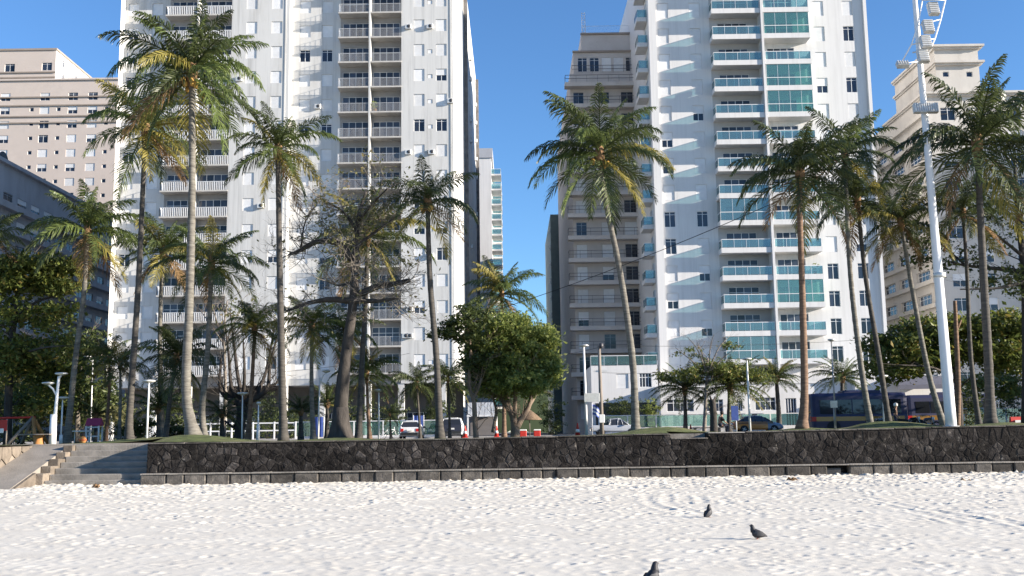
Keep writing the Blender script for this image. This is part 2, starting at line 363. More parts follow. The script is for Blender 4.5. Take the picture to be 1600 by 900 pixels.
# beach: trodden dry sand, a fan-shaped sheet that is finer towards the camera
rg = np.random.default_rng(3)
NY, NX = 640, 800
ys = 4 * (WY + .6) / (4 + (WY + .6 - 4) * (1 - np.linspace(0, 1, NY)) * .35) if False else np.linspace(0, 1, NY) ** 1.25 * (WY + .5 - 5) + 5
us = np.linspace(-1, 1, NX)
hw = .60 * ys + 3.0
gx = us[None, :] * hw[:, None]; gy = np.repeat(ys[:, None], NX, 1)
gh = .06 * vnoise(gx / 6, gy / 6, 1) + .010 * vnoise(gx / 1.5, gy / 1.5, 2) + .004 * vnoise(gx / .5, gy / .5, 3) + .006 * vnoise(gx / .2, gy / .2, 4)
rough_amt = np.clip((gy - 20) / 18, .35, 1.0)
gh *= rough_amt
dx = 2 * hw / (NX - 1)
dyv = np.gradient(ys)
def pit(cx, cy, rx, ry, depth, ang):
    j0 = np.searchsorted(ys, cy - 2.2 * max(rx, ry)); j1 = np.searchsorted(ys, cy + 2.2 * max(rx, ry))
    if j1 - j0 < 2: return
    d = dx[(j0 + j1) // 2 if (j0 + j1) // 2 < NY else NY - 1]; h = hw[min((j0 + j1) // 2, NY - 1)]
    k = 2.2 * max(rx, ry) + .15 * abs(cx) * .02 * (j1 - j0)
    i0 = max(int((cx - k + h) / d) - 2, 0); i1 = min(int((cx + k + h) / d) + 3, NX)
    if i1 - i0 < 2: return
    x = gx[j0:j1, i0:i1] - cx; y = gy[j0:j1, i0:i1] - cy
    c, s = math.cos(ang), math.sin(ang); a = (x * c + y * s) / rx; b_ = (-x * s + y * c) / ry
    q = a * a + b_ * b_
    gh[j0:j1, i0:i1] += -depth * np.exp(-q * 1.2) + depth * .55 * np.exp(-(np.sqrt(q) - 1.5) ** 2 * 5)
for i in range(9000):
    y = 41.8 - rg.power(2.2) * 0 - (rg.random() ** 1.7) * 31
    x = (rg.random() * 2 - 1) * (.55 * y + 2)
    if x < -14 and False: continue
    s = .8 + rg.random() * .6
    pit(x, y, .12 * s, .075 * s, (.004 + .046 * rg.random() ** 2.2) * min(1.5, max(.22, (y - 14) / 20)), rg.random() * 3.14)
for i in range(3500):
    y = 41.6 - rg.random() ** 1.5 * 8; x = (rg.random() * 2 - 1) * (.55 * y + 2); s = .8 + rg.random() * .7
    pit(x, y, .13 * s, .085 * s, .008 + .03 * rg.random() ** 1.5, rg.random() * 3.14)
for i in range(5000):
    y = 41 - rg.random() ** .8 * 30; x = (rg.random() * 2 - 1) * (.55 * y + 2); s = .7 + rg.random() * .6
    pit(x, y, .10 * s, .05 * s, (.008 + .040 * rg.random() ** 3) * min(1, max(.45, y / 34)), rg.uniform(-.5, .5))
# tyre and rake tracks
def track(pts, wd, depth):
    pts = [Vector(p) for p in pts]
    for a, b_ in zip(pts[:-1], pts[1:]):
        n = max(int((b_ - a).length / .12), 1)
        for k in range(n):
            p = a.lerp(b_, k / n); pit(p.x, p.y, wd, wd * .8, depth * .5, 0)
def gpt(px, py):
    d = cam_m.to_3x3() @ Vector(((px - 800) / 1600, -(py - 450) / 1600, -1)); k = -CAM_Z / d.z
    return (d.x * k, d.y * k)
for pl in ([(1010, 772), (1008, 782), (1022, 790), (1046, 798)], [(1040, 773), (1042, 785), (1062, 793), (1100, 804)], [(1090, 775), (1098, 786)], [(1122, 778), (1140, 788)],
           [(1340, 775), (1420, 792), (1500, 806), (1600, 822)], [(1480, 796), (1540, 806), (1620, 828)], [(1380, 790), (1440, 803), (1500, 818)]):
    P = [gpt(*q) for q in pl]; track(P, .16, .022)
    track([(x + .0, y + .35) for x, y in P], .16, -.012)
gh += np.clip((gy - 40.7) / 1.2, 0, 1) ** 2 * (.12 + .26 * vnoise(gx / 1.3, gy / 3, 9) + .10 * vnoise(gx / .5, gy / 1, 10))
gh += .18 * np.exp(-((gx - 14) / 4.5) ** 2 - ((gy - 32.5) / 1.4) ** 2) + .10 * np.exp(-((gx - 19) / 3) ** 2 - ((gy - 29.8) / 1.0) ** 2)
sv = np.stack([gx, gy, gh], -1).reshape(-1, 3)
struct(link('sand_beach', np_mesh('sand_beach', sv, grid_faces(NY, NX), M['sand'])))
struct(MB().box(-600, 600, -400, WY + .3, -1.2, -.22).build('sand_shore', M['sand']))
struct(MB().box(-2500, 2500, 60, 4000, .2, 1.36).build('ground', M['terrain']))

# promenade lawn and soil behind the sea wall
SX0, SX1, SY1 = -18.75, -14.72, 44.7                 # stair well
RX0, RY1 = -20.75, 46.0                               # ramp
xs = sorted(set([round(v, 3) for v in np.arange(-60, 70, .6)] + [SX0, SX1, RX0, 6.3, 8.0])); yy = sorted(set([round(v, 3) for v in np.arange(42.0, 70.1, .4)] + [SY1, RY1, 42.9]))
vv = [(x, y, gz(x, y) + .03 * (rnd.random() - .5)) for y in yy for x in xs]
ff = []
for j in range(len(yy) - 1):
    for i in range(len(xs) - 1):
        cx, cy = (xs[i] + xs[i + 1]) / 2, (yy[j] + yy[j + 1]) / 2
        if SX0 - .01 < cx < SX1 and cy < SY1: continue
        if RX0 < cx < SX0 and cy < RY1: continue
        if 6.3 < cx < 8.0 and cy < 43.0: continue
        q = j * len(xs) + i; ff.append((q, q + 1, q + 1 + len(xs), q + len(xs)))
struct(link('promenade_lawn', np_mesh('promenade_lawn', np.array(vv), np.array(ff), M['grass'])))
struct(MB().box(-60, 70, 69.6, 72, 1.0, 1.54).build('promenade_pavement', M['pavement']))
struct(MB().box(-300, 300, 72, 94, 1.0, 1.42).build('avenue', M['asphalt']))
mb = MB()
for y in (79.5, 86.5):
    for k in range(-30, 30): mb.box(k * 4, k * 4 + 2, y - .06, y + .06, 1.422, 1.426)
struct(mb.build('lane_markings', M['road_paint']))
struct(MB().box(-300, 300, 94, 122, 1.0, 1.56).build('far_pavement', M['pavement']))
struct(MB().box(-5.2, 7.0, 99.5, 420, 1.0, 1.585).build('side_street', M['asphalt']))

# ---------------------------------------------------------------- sea wall
WX0, WX1 = -14.72, 27.0
FZ = .46                                              # top of the footing
wall = thing('sea_wall', 'long dark rubble stone sea wall above the beach sand', 'wall', (0, WY, 0))
mb = MB()
segs = []
x = WX0
while x < WX1 - .01:
    x2 = min(x + 1.5, WX1); zt = wall_top((x + x2) / 2)
    if 6.35 < (x + x2) / 2 < 7.95: zt -= .20
    mb.box(x, x2, -.003, .62, -.6, zt - .03); segs.append((x, x2, zt)); x = x2
mb.build('core', M['mortar'], wall)
for x, x2, zt in segs:
    c = MB(); c.bbox(x + .006, x2 - .006, -.05, .64, zt - .045, zt + rnd.uniform(-.008, .008), .02)
    c.build('coping', M['concrete'] if x > 20 or 6.3 < x < 7.9 else M['footing_stone'], wall)
sl_ = MB(); sl_.box(6.3, 8.0, .645, 1.3, .9, 1.50); sl_.build('gap_slab', M['pale_concrete'], wall)
sl_ = MB(); sl_.box(6.3, 8.0, 1.3, 1.6, .9, 1.735); sl_.build('gap_backing', M['step_concrete'], wall)
def clip(poly, px, pz, nx, nz):
    out = []
    for i in range(len(poly)):
        a, b_ = poly[i], poly[(i + 1) % len(poly)]
        da = (a[0] - px) * nx + (a[1] - pz) * nz; db = (b_[0] - px) * nx + (b_[1] - pz) * nz
        if da <= 0: out.append(a)
        if (da < 0 < db) or (db < 0 < da):
            k = da / (da - db); out.append((a[0] + (b_[0] - a[0]) * k, a[1] + (b_[1] - a[1]) * k))
    return out
def rubble(x0, x1, z0, z1, nx, nz, seed):
    r_ = random.Random(seed); S = []
    for j in range(nz):
        for i in range(-1, nx + 1):
            S.append((x0 + (i + .5 + .5 * (j % 2) + r_.uniform(-.48, .48)) * (x1 - x0) / nx, z0 + (j + .5 + r_.uniform(-.46, .46)) * (z1 - z0) / nz))
    polys = []
    for i, (sx, sz) in enumerate(S):
        p = [(max(sx - 1, x0), z0), (min(sx + 1, x1), z0), (min(sx + 1, x1), z1), (max(sx - 1, x0), z1)]
        if p[1][0] - p[0][0] < .05: continue
        for k, (tx, tz) in enumerate(S):
            if k != i and abs(tx - sx) < 1.3 and abs(tz - sz) < 1.3:
                p = clip(p, (sx + tx) / 2, (sz + tz) / 2, tx - sx, tz - sz)
                if len(p) < 3: break
        if len(p) >= 3: polys.append(p)
    return polys
def area(p): return abs(sum(p[i][0] * p[(i + 1) % len(p)][1] - p[(i + 1) % len(p)][0] * p[i][1] for i in range(len(p)))) / 2
def stone(mb, p, d, seed):
    r_ = random.Random(seed); cx = sum(q[0] for q in p) / len(p); cz = sum(q[1] for q in p) / len(p); sz = math.sqrt(area(p))
    def ring(k, y, j): return [(cx + (q[0] - cx) * k + r_.uniform(-j, j), y + r_.uniform(-j, j) * .5, cz + (q[1] - cz) * k + r_.uniform(-j, j)) for q in p]
    k0 = max(1 - .016 / sz * 1.2, .85)
    R_ = [ring(k0, .03, 0), ring(k0 * .95, -d * .6, .008), ring(k0 * .7, -d, .02)]
    n = len(p)
    if sum(p[i][0] * p[(i + 1) % n][1] - p[(i + 1) % n][0] * p[i][1] for i in range(n)) < 0: R_ = [list(reversed(q)) for q in R_]
    mb.loft(R_, sm=False)
polys = rubble(WX0, 24.0, FZ + .01, 1.62, 112, 5, 5)
polys.sort(key=area, reverse=True)
for i, p in enumerate(polys[:300]):
    cx = sum(q[0] for q in p) / len(p)
    if max(q[1] for q in p) > 1.6:                  # the top course reaches the coping
        zt = wall_top(cx) - .06 - (.20 if 6.35 < cx < 7.95 else 0); p = [(q[0], zt if q[1] > 1.6 else q[1]) for q in p]
    s_ = MB(); stone(s_, p, rnd.uniform(.006, .024), i); s_.build('stone', M['wall_stone'], wall)
rest = MB()
for i, p in enumerate(polys[300:]):
    cx = sum(q[0] for q in p) / len(p)
    if max(q[1] for q in p) > 1.6:
        zt = wall_top(cx) - .06 - (.20 if 6.35 < cx < 7.95 else 0); p = [(q[0], zt if q[1] > 1.6 else q[1]) for q in p]
    stone(rest, p, rnd.uniform(.006, .022), 900 + i)
stuff(rest.build('small_stones', M['wall_stone'], wall))
# the end of the wall that turns in beside the steps
for i, p in enumerate(rubble(0, 3.0, .05, 1.62, 8, 5, 77)):
    s_ = MB(); stone(s_, p, rnd.uniform(.03, .07), 2000 + i)
    s_.build('end_stone', M['wall_stone'], wall, (WX0, 3.05, 0), -math.pi / 2)
MB().box(WX0, WX0 + .4, .62, 3.1, -.6, 1.62).build('end_core', M['mortar'], wall)
# footing: a course of squared blocks with a thin worn cap
x = WX0 - .12; k = 0
while x < 24.5:
    wd = rnd.uniform(.55, 1.05)
    if abs(x + wd / 2 - 12.55) > .45:
        s_ = MB(); s_.bbox(x + .012, x + wd - .012, -.41 + rnd.uniform(-.035, .03), .05, -.5, FZ - .05 + rnd.uniform(-.008, .008), .045)
        s_.build('footing_block', M['footing_stone'], wall)
    c = MB(); c.bbox(x + .003, x + wd - .003, -.45, .04, FZ - .045, FZ + rnd.uniform(-.006, .01), .012); c.build('footing_cap', M['step_concrete'], wall)
    x += wd
dm = MB(); dm.box(12.15, 12.95, -.30, .05, -.5, .30); dm.build('drain_shade_fill', M['black_tile_and_shade'], wall)  # black fill paints the dark of the drain hole

# ---------------------------------------------------------------- steps, cheek wall and ramp
st = thing('beach_steps', 'wide concrete steps leading up from the sand at the left', 'steps', (0, WY, 0))
N = 7; tr = (SY1 - WY + .2) / N
for i in range(N):
    z1 = 1.60 * (i + 1) / N
    s_ = MB(); s_.bbox(SX0 + .01, SX1 - .02, -.2 + i * tr, 3.4, z1 - 1.60 / N - (.5 if i == 0 else 0), z1, .025)
    s_.build('step', M['step_concrete'], st)
lp = MB(); lp.bbox(SX0 - 3.0, SX1 - .02, SY1 - WY - .1, SY1 - WY + .75, 1.4, 1.66, .02); lp.build('top_landing', M['pale_concrete'], st)
for i in range(5):                                     # stepped cheek between steps and ramp
    y0 = -.25 + i * .66; z1 = .52 + i * .27
    s_ = MB(); s_.bbox(SX0 - .42, SX0, y0, y0 + .72, -.5, z1, .03); s_.build('cheek_block', M['warm_stone'], st)
rp = thing('access_ramp', 'pale concrete ramp sloping up beside the beach steps', 'ramp', (0, WY, 0))
mb = MB()
prof = [(-2.2, -.02), (3.1, 1.60), (4.4, 1.64), (4.4, -.5), (-2.2, -.5)]
mb.loft([[(x, y, z) for y, z in prof] for x in (RX0, SX0 - .43)]); mb.build('slab', M['pale_concrete'], rp)
wd_ = MB(); wd_.loft([[(x, y, z - .01) for y, z in [(-2.15, -.02), (-.25, .56), (-.25, -.5), (-2.15, -.5)]] for x in (SX0 - .428, SX0 - .30)]); wd_.build('side_stone', M['warm_stone'], rp)
lw = thing('ramp_wall', 'low pale stone retaining wall at the far left edge beside the ramp', 'wall', (RX0 - .5, WY, 0))
MB().box(.0, .45, -.7, 4.4, -.5, 1.58).build('core', M['mortar'], lw)
for i, p in enumerate(rubble(-.7, 4.4, .0, 1.60, 8, 3, 31)):
    s_ = MB(); stone(s_, p, rnd.uniform(.04, .08), 3000 + i); s_.build('stone', M['warm_stone'], lw, (.45, 0, 0), math.pi / 2)
for i, p in enumerate(rubble(-3.0, .5, .0, 1.60, 6, 3, 33)):
    s_ = MB(); stone(s_, p, rnd.uniform(.04, .08), 3100 + i); s_.build('stone', M['warm_stone'], lw, (0, -.72, 0), 0)
MB().box(-3, .44, -.68, .6, -.5, 1.58).build('return_core', M['mortar'], lw)
# ================================================================ buildings
class Face:
    """a flat facade: local x along it, local -y outwards"""
    def __init__(s, root, ox, oy, oz, rz=0): s.r = root; s.o = Vector((ox, oy, oz)); s.rz = rz; s.m = Matrix.Rotation(rz, 3, 'Z')
    def put(s, name, me, x=0, y=0, z=0, parent=None):
        o = link(name, me, s.r, s.o + s.m @ Vector((x, y, z)), s.rz); return o
def panel(x0, x1, z0, z1, holes, depth=.2, thick=.0, m=0, mb=None, dy=0):
    mb = mb or MB()
    us = sorted(set([x0, x1] + [h[i] for h in holes for i in (0, 1)])); ws = sorted(set([z0, z1] + [h[i] for h in holes for i in (2, 3)]))
    us = [u for u in us if x0 - 1e-6 <= u <= x1 + 1e-6]; ws = [v for v in ws if z0 - 1e-6 <= v <= z1 + 1e-6]
    for j in range(len(ws) - 1):
        cz = (ws[j] + ws[j + 1]) / 2; run = None
        hs = [h for h in holes if h[2] < cz < h[3]]
        for i in range(len(us) - 1):
            cx = (us[i] + us[i + 1]) / 2; hole = any(h[0] < cx < h[1] for h in hs)
            if not hole and run is None: run = us[i]
            if (hole or i == len(us) - 2) and run is not None:
                e = us[i] if hole else us[i + 1]
                mb.face([(run, dy, ws[j]), (e, dy, ws[j]), (e, dy, ws[j + 1]), (run, dy, ws[j + 1])], m); run = None
    for a, b_, c, d in holes:
        y = dy + depth
        mb.face([(a, dy, c), (a, y, c), (a, y, d), (a, dy, d)], m); mb.face([(b_, y, c), (b_, dy, c), (b_, dy, d), (b_, y, d)], m)
        mb.face([(a, dy, c), (b_, dy, c), (b_, y, c), (a, y, c)], m); mb.face([(a, y, d), (b_, y, d), (b_, dy, d), (a, dy, d)], m)
    return mb
CACHE = {}
def win_meshes(w_, h_, style, fm):
    k = (round(w_, 2), round(h_, 2), style, fm)
    if k in CACHE: return CACHE[k]
    f = MB(); t_ = .05
    f.box(0, w_, .10, .17, 0, t_); f.box(0, w_, .10, .17, h_ - t_, h_); f.box(0, t_, .10, .17, t_, h_ - t_); f.box(w_ - t_, w_, .10, .17, t_, h_ - t_)
    subs = []
    cols, sash = {'dark': (2, None), 'half': (2, .55), 'closed': (0, 1.0), 'small': (1, None), 'door': (4, None), 'grid': (4, None)}[style]
    if cols > 1:
        for i in range(1, cols): f.box(w_ * i / cols - .03, w_ * i / cols + .03, .11, .165, t_, h_ - t_)
    if style == 'grid': f.box(t_, w_ - t_, .105, .163, h_ * .68, h_ * .68 + .06)
    if style == 'dark': f.box(t_, w_ - t_, .105, .163, h_ * .80, h_ * .80 + .04)
    fr = f.mesh('window_frame', M[fm])
    if cols:
        pw = (w_ - 2 * t_) / cols; p = MB(); p.face([(0, .14, t_), (pw, .14, t_), (pw, .14, h_ - t_), (0, .14, h_ - t_)])
        pm = p.mesh('pane', M['door_pane'] if style in ('door', 'grid') else M['window_pane']); subs = [('pane', pm, t_ + pw * i) for i in range(cols)]
    if sash:
        s_ = MB(); z0 = h_ * (1 - sash) + t_ * .6; n = max(int((h_ - z0) / .12), 2); dz = (h_ - .02 - z0) / n
        for i in range(n):
            z = z0 + i * dz
            s_.face([(.03, .085, z), (w_ - .03, .085, z), (w_ - .03, .07, z + dz * .5), (.03, .07, z + dz * .5)])
            s_.face([(.03, .07, z + dz * .5), (w_ - .03, .07, z + dz * .5), (w_ - .03, .085, z + dz), (.03, .085, z + dz)])
        subs.append(('shutter', s_.mesh('shutter', M['roller_shutter']), 0))
    CACHE[k] = (fr, subs); return CACHE[k]
def window(face, x, z, w_, h_, style, fm='white_metal', y=0, name='window'):
    fr, subs = win_meshes(w_, h_, style, fm)
    o = face.put(name, fr, x, y, z)
    for nm, me, dx_ in subs:
        link(nm, me, o, (dx_, 0, 0))
    return o
def rail_mesh(w_, h_, kind, ends=(0, 0), depth=1.2):
    k = ('rail', round(w_, 2), h_, kind, ends, round(depth, 2))
    if k in CACHE: return CACHE[k]
    mb = MB(); gl = None
    runs = [((0, 0), (w_, 0))]
    if ends[0]: runs.append(((0, 0), (0, depth)))
    if ends[1]: runs.append(((w_, 0), (w_, depth)))
    if kind in ('bars', 'pickets', 'dark'):
        bw, sp = {'bars': (.016, .14), 'pickets': (.075, .21), 'dark': (.03, 1.3)}[kind]
        for a, b_ in runs:
            ln = math.hypot(b_[0] - a[0], b_[1] - a[1]); n = max(int(ln / sp), 1); hx = b_[0] != a[0]
            for i in range(n + 1):
                q = i / n; x, y = a[0] + (b_[0] - a[0]) * q, a[1] + (b_[1] - a[1]) * q
                dp = .008 if kind == 'bars' else .02; mb.box(x - bw / 2, x + bw / 2, y - dp, y + dp, 0, h_)
            t_ = .025 if kind == 'bars' else .05
            if hx: mb.box(a[0] - .03, b_[0] + .03, -.035, .035, h_, h_ + t_); 
            else: mb.box(a[0] - .03, a[0] + .03, .036, b_[1], h_, h_ + t_)
            if kind == 'dark' and hx: mb.box(a[0], b_[0], -.02, .02, h_ * .5, h_ * .5 + .06)
        me = (mb.mesh('railing', M['dark_metal'] if kind == 'dark' else M['white_metal']), None)
    else:
        g_ = MB()
        for a, b_ in runs:
            hx = b_[0] != a[0]; ln = abs(b_[0] - a[0]) + abs(b_[1] - a[1]); n = max(round(ln / 1.5), 1)
            if hx: mb.box(a[0] - .03, b_[0] + .03, -.04, .04, h_, h_ + .07); g_.box(a[0] + .02, b_[0] - .02, -.008, .008, .03, h_)
            else: mb.box(a[0] - .03, a[0] + .03, .041, b_[1], h_, h_ + .07); g_.box(a[0] - .008, a[0] + .008, .02, b_[1], .03, h_)
            for i in range(n + 1):
                q = i / n; x, y = a[0] + (b_[0] - a[0]) * q, a[1] + (b_[1] - a[1]) * q
                mb.box(x - .016, x + .016, y - .03 if hx else y - .016, y + .016, -.05, h_)
        me = (mb.mesh('railing', M['white_metal']), g_.mesh('glass_panel', M[kind]))
    CACHE[k] = me; return me
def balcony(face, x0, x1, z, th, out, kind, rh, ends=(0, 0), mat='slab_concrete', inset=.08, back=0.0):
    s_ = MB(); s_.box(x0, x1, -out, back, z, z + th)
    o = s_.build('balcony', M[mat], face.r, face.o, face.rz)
    me, g_ = rail_mesh(x1 - x0 - 2 * inset, rh, kind, ends, out - inset)
    r_ = link('railing', me, o, (x0 + inset, -out + inset, z + th + .02))
    if g_: link('glass_panel', g_, r_)
    return o
def ac_unit(face, x, y, z, parent=None):
    if 'ac' not in CACHE:
        a = MB(); a.bbox(0, .75, -.34, 0, 0, .55, .03); CACHE['ac'] = a.mesh('air_conditioner', M['galvanised'])
        g_ = MB(); g_.lathe([(.21, .0), (.21, .02), (.05, .025)], 12, (.45, -.345, .28), axis='y', m=0); CACHE['acg'] = g_.mesh('fan_grille', M['dark_metal'])
    o = face.put('air_conditioner', CACHE['ac'], x, y, z); link('fan_grille', CACHE['acg'], o)
wr = random.Random(21)
def pick(p): 
    r_ = wr.random()
    for s_, q in p:
        if r_ < q: return s_
        r_ -= q
    return p[-1][0]

# ---------------------------------------------------------------- left white tower
LY = 118.0; LREC = 1.4; G = 1.5
def lx(px, py=200, Y=LY): return X(px, py, Y)
XL0, XL1 = -46.85, -5.8
b1a, b1m, b1b = lx(250, 285), lx(302, 285), lx(356, 285)
b2a, b2m, b2b = lx(527), lx(577), lx(627)
jx = lx(450)
SL0, FH, NF = 8.70, 3.114, 17
def slabz(k): return SL0 + FH * k
ZT = slabz(NF) + 1.2
T = thing('apartment_tower', 'tall white apartment tower on the left with barred balconies and roller shutters', 'building', (0, 0, 0))
T.location = (0, 0, 0)
fF = Face(T, 0, LY, 0); fR = Face(T, 0, LY + LREC, 0)
ww, wh, ws_ = 1.28, 1.5, .74
def holes(cxs, ks=range(NF), w_=ww, s_=ws_, h_=wh): return [(c - w_ / 2, c + w_ / 2, slabz(k) + s_, slabz(k) + s_ + h_) for c in cxs for k in ks]
cF1 = [lx(390), lx(430)]; cR2 = [lx(475, 200, LY + LREC), lx(510, 200, LY + LREC)]; cF2 = [lx(655), lx(690)]; cR1 = [lx(193, 285, LY + LREC) + .45, lx(237, 285, LY + LREC)]
nic = [(lx(672) - .31, lx(672) + .31, slabz(k) + 1.05, slabz(k) + 1.55) for k in range(NF)]
zb = SL0 - 1.1
mb = MB()
panel(b1b, jx, zb, ZT, holes(cF1), .2, mb=mb); panel(b2b, XL1 - .9, zb, ZT, holes(cF2) + nic, .2, mb=mb)
for a, b_ in ((b1b, jx), (b2b, XL1 - .9)):            # returns of the forward blocks
    mb.face([(a, LREC, zb), (a, 0, zb), (a, 0, ZT), (a, LREC, ZT)])
mb.face([(jx, 0, zb), (jx, LREC, zb), (jx, LREC, ZT), (jx, 0, ZT)])
mb.box(jx - .55, jx - .42, -.06, -.001, zb, ZT); mb.box(XL1 - 1.25, XL1 - 1.12, -.06, -.001, zb, ZT)      # downpipe ribs
mb.face([(b1b, 0, zb), (jx, 0, zb), (jx, LREC, zb), (b1b, LREC, zb)]); mb.face([(b2b, 0, zb), (XL1, 0, zb), (XL1, LREC, zb), (b2b, LREC, zb)])
mb.build('front_wall', M['white_render'], T, (0, LY, 0))
doors = [(b1a + .35, b1m - .25), (b1m + .25, b1b - .35), (b2a + .35, b2m - .25), (b2m + .25, b2b - .35)]
dh = [(a, b_, slabz(k) + .22, slabz(k) + 2.45) for a, b_ in doors for k in range(NF)]
for q0, q1, q2, hh in ((XL0, b1a + .05, b1b, cR1), (jx, b2a + .05, b2b, cR2)):
    mb = MB(); panel(q0, q1, zb, ZT, holes(hh), .2, mb=mb); mb.face([(q0, 0, zb), (q1, 0, zb), (q2, 0, zb), (q2, 6, zb), (q0, 6, zb)]); mb.build('recessed_wall', M['white_render'], T, (0, LY + LREC, 0))
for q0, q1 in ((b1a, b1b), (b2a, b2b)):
    bw_ = MB(); panel(q0 + .05, q1, zb, ZT, [h for h in dh if q0 < h[0] < q1], .2, mb=bw_); bw_.build('balcony_back_wall', M['balcony_back_shade'], T, (0, LY + LREC, 0))
# chamfered corner, sides, back and roof
sw = MB(); D_ = 58.0
sw.face([(XL1 - .9, 0, zb), (XL1, .9, zb), (XL1, .9, ZT), (XL1 - .9, 0, ZT)])
sw.build('corner_pier', M['clean_white'], T, (0, LY, 0))
sideF = Face(T, XL1, LY + .9, 0, math.pi / 2)
sh = []
for c in (9.3, 12.2, 24.0, 27.5, 31, 44.0, 48.0): sh += [(c - .6, c + .6, slabz(k) + .8, slabz(k) + 2.1) for k in range(NF)]
sm = MB(); panel(0, D_, G, ZT, sh, .2, mb=sm); sm.build('side_wall', M['white_render'], T, sideF.o, sideF.rz)
for c0, c1 in ((7.4, 7.9), (50.5, 51.2)):
    sb = MB(); sb.box(c0, c1, -.5, 0, zb, ZT - .8); sb.build('side_rib', M['dark_rib'], T, sideF.o, sideF.rz)
for a, b_, c, d in sh:
    window(sideF, a, c, b_ - a, d - c, pick((('dark', .5), ('closed', .5))))
for k in range(3, NF):
    for c in (10.6, 25, 46.5):
        if wr.random() < .5: ac_unit(sideF, c, 0, slabz(k) + .6)
bm = MB(); bm.face([(XL0, 0, zb), (XL0, D_ + .9, zb), (XL0, D_ + .9, ZT), (XL0, 0, ZT)][::-1]); bm.face([(XL0, D_ + .9, G), (XL1, D_ + .9, G), (XL1, D_ + .9, ZT), (XL0, D_ + .9, ZT)][::-1])
bm.face([(XL0, LREC, ZT), (XL1 - .9, 0, ZT), (XL1, .9, ZT), (XL1, D_ + .9, ZT), (XL0, D_ + .9, ZT)]); bm.face([(XL0, 5.9, zb), (XL0, 5.9, G), (XL0, D_ + .9, G), (XL0, D_ + .9, zb)])
bm.build('rear_wall', M['white_render'], T, (0, LY, 0))
openset = {(655, 9): 'dark', (690, 9): 'dark'}
P_ = (('closed', .80), ('dark', .12), ('half', .08))
for cols, fc in ((cF1, fF), (cF2, fF), (cR1, fR), (cR2, fR)):
    for ci, c in enumerate(cols):
        for k in range(NF):
            s_ = pick(P_)
            if cols is cR2 and k in (9, 12): s_ = 'dark'
            if cols is cF2 and k == 9: s_ = 'dark'
            if cols is cF2 and k == 5: s_ = 'half'
            window(fc, c - ww / 2, slabz(k) + ws_, ww, wh, s_)
for a, b_, c, d in nic:
    v_ = MB(); v_.box(a + .04, b_ - .04, .05, .2, c + .03, d - .03); v_.build('vent_panel', M['white_metal'], T, (0, LY, 0))
for k, cs in ((11, (lx(372),)), (6, (lx(410),)), (4, (lx(672),)), (10, (lx(704),)), (15, (lx(638),)), (13, (lx(638), lx(672))), (8, (lx(638), lx(674))), (2, (lx(640),)), (1, (lx(640), lx(634)))):
    for c in cs: ac_unit(fF, c - .37, 0, slabz(k) + 1.0)
ac_unit(fR, lx(488), 0, slabz(10) + 1.0)
for a, b_, c, d in dh: window(fR, a, c, b_ - a, d - c, pick((('grid', .6), ('door', .4))), name='balcony_door')
for k in range(NF + 1):
    for x0, x1, kd, en in ((b1a, b1m - .11, 'pickets', (1, 0)), (b1m + .11, b1b - .02, 'pickets', (0, 0)), (b2a, b2m - .11, 'bars', (1, 0)), (b2m + .11, b2b - .02, 'bars', (0, 0))):
        if k == NF: 
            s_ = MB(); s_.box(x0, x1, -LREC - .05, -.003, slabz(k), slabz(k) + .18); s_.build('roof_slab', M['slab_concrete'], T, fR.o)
        else: balcony(fR, x0, x1, slabz(k), .18, LREC + .08, kd, 1.0, en, back=-.003)
for c in (b1m, b2m):
    s_ = MB(); s_.box(c - .105, c + .105, -LREC - .1, -.002, zb + .2, ZT - .3); s_.build('balcony_fin', M['white_render'], T, fR.o)
# ground floor: columns and set-back lobby wall
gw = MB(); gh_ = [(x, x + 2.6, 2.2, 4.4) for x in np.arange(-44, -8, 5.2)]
panel(XL0, XL1, G, zb, gh_, .15, mb=gw); gw.build('lobby_wall', M['lobby_shade'], T, (0, LY + 5.9, 0)); fL = Face(T, 0, LY + 5.9, 0)
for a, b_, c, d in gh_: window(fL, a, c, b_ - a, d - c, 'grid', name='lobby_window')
for c in (XL0 + .5, b1a, b1m, b1b, jx, -22, b2a + 1, b2m, b2b, lx(690)):
    s_ = MB(); s_.box(c - .35, c + .35, .1, .8, G, zb); s_.build('column', M['white_render'], T, (0, LY, 0))

# ---------------------------------------------------------------- right white tower
RY, RREC = 116.0, 1.7
def rx(px, py=150, Y=RY): return X(px, py, Y)
XR0, XR1 = 16.85, 43.1
S0, RFH, RN = 9.10, 3.21, 16
def rz_(k): return S0 + RFH * k
RZT = rz_(RN) + 1.5
T2 = thing('apartment_tower', 'white apartment tower on the right with teal glass balconies', 'building', (0, 0, 0))
f2 = Face(T2, 0, RY + RREC, 0)
A0, A1, B1 = rx(1117), rx(1196), rx(1271)
cw = [rx(1040, 150, RY + RREC), rx(1090, 150, RY + RREC)]; cw2 = [rx(1282, 150, RY + RREC) + .3, rx(1332, 150, RY + RREC)]
w2, h2, s2 = 1.28, 1.85, .22
hl = [(c - w2 / 2, c + w2 / 2, rz_(k) + s2, rz_(k) + s2 + h2) for c in cw + cw2 for k in range(RN)]
d2 = [(a, b_, rz_(k) + .55, rz_(k) + 2.65) for a, b_ in ((A0 + 1.0, A1 - 1.4), (A1 + .9, B1 - 1.5)) for k in range(RN)]
mb = MB(); panel(XR0 + .9, A0 + .05, S0 - 3.2, RZT, [h for h in hl if h[1] < A0], .22, mb=mb); panel(A1, XR1 - .38, S0 - 3.2, RZT, [h for h in hl if h[0] > A1] + [h for h in d2 if h[0] > A1], .22, mb=mb)
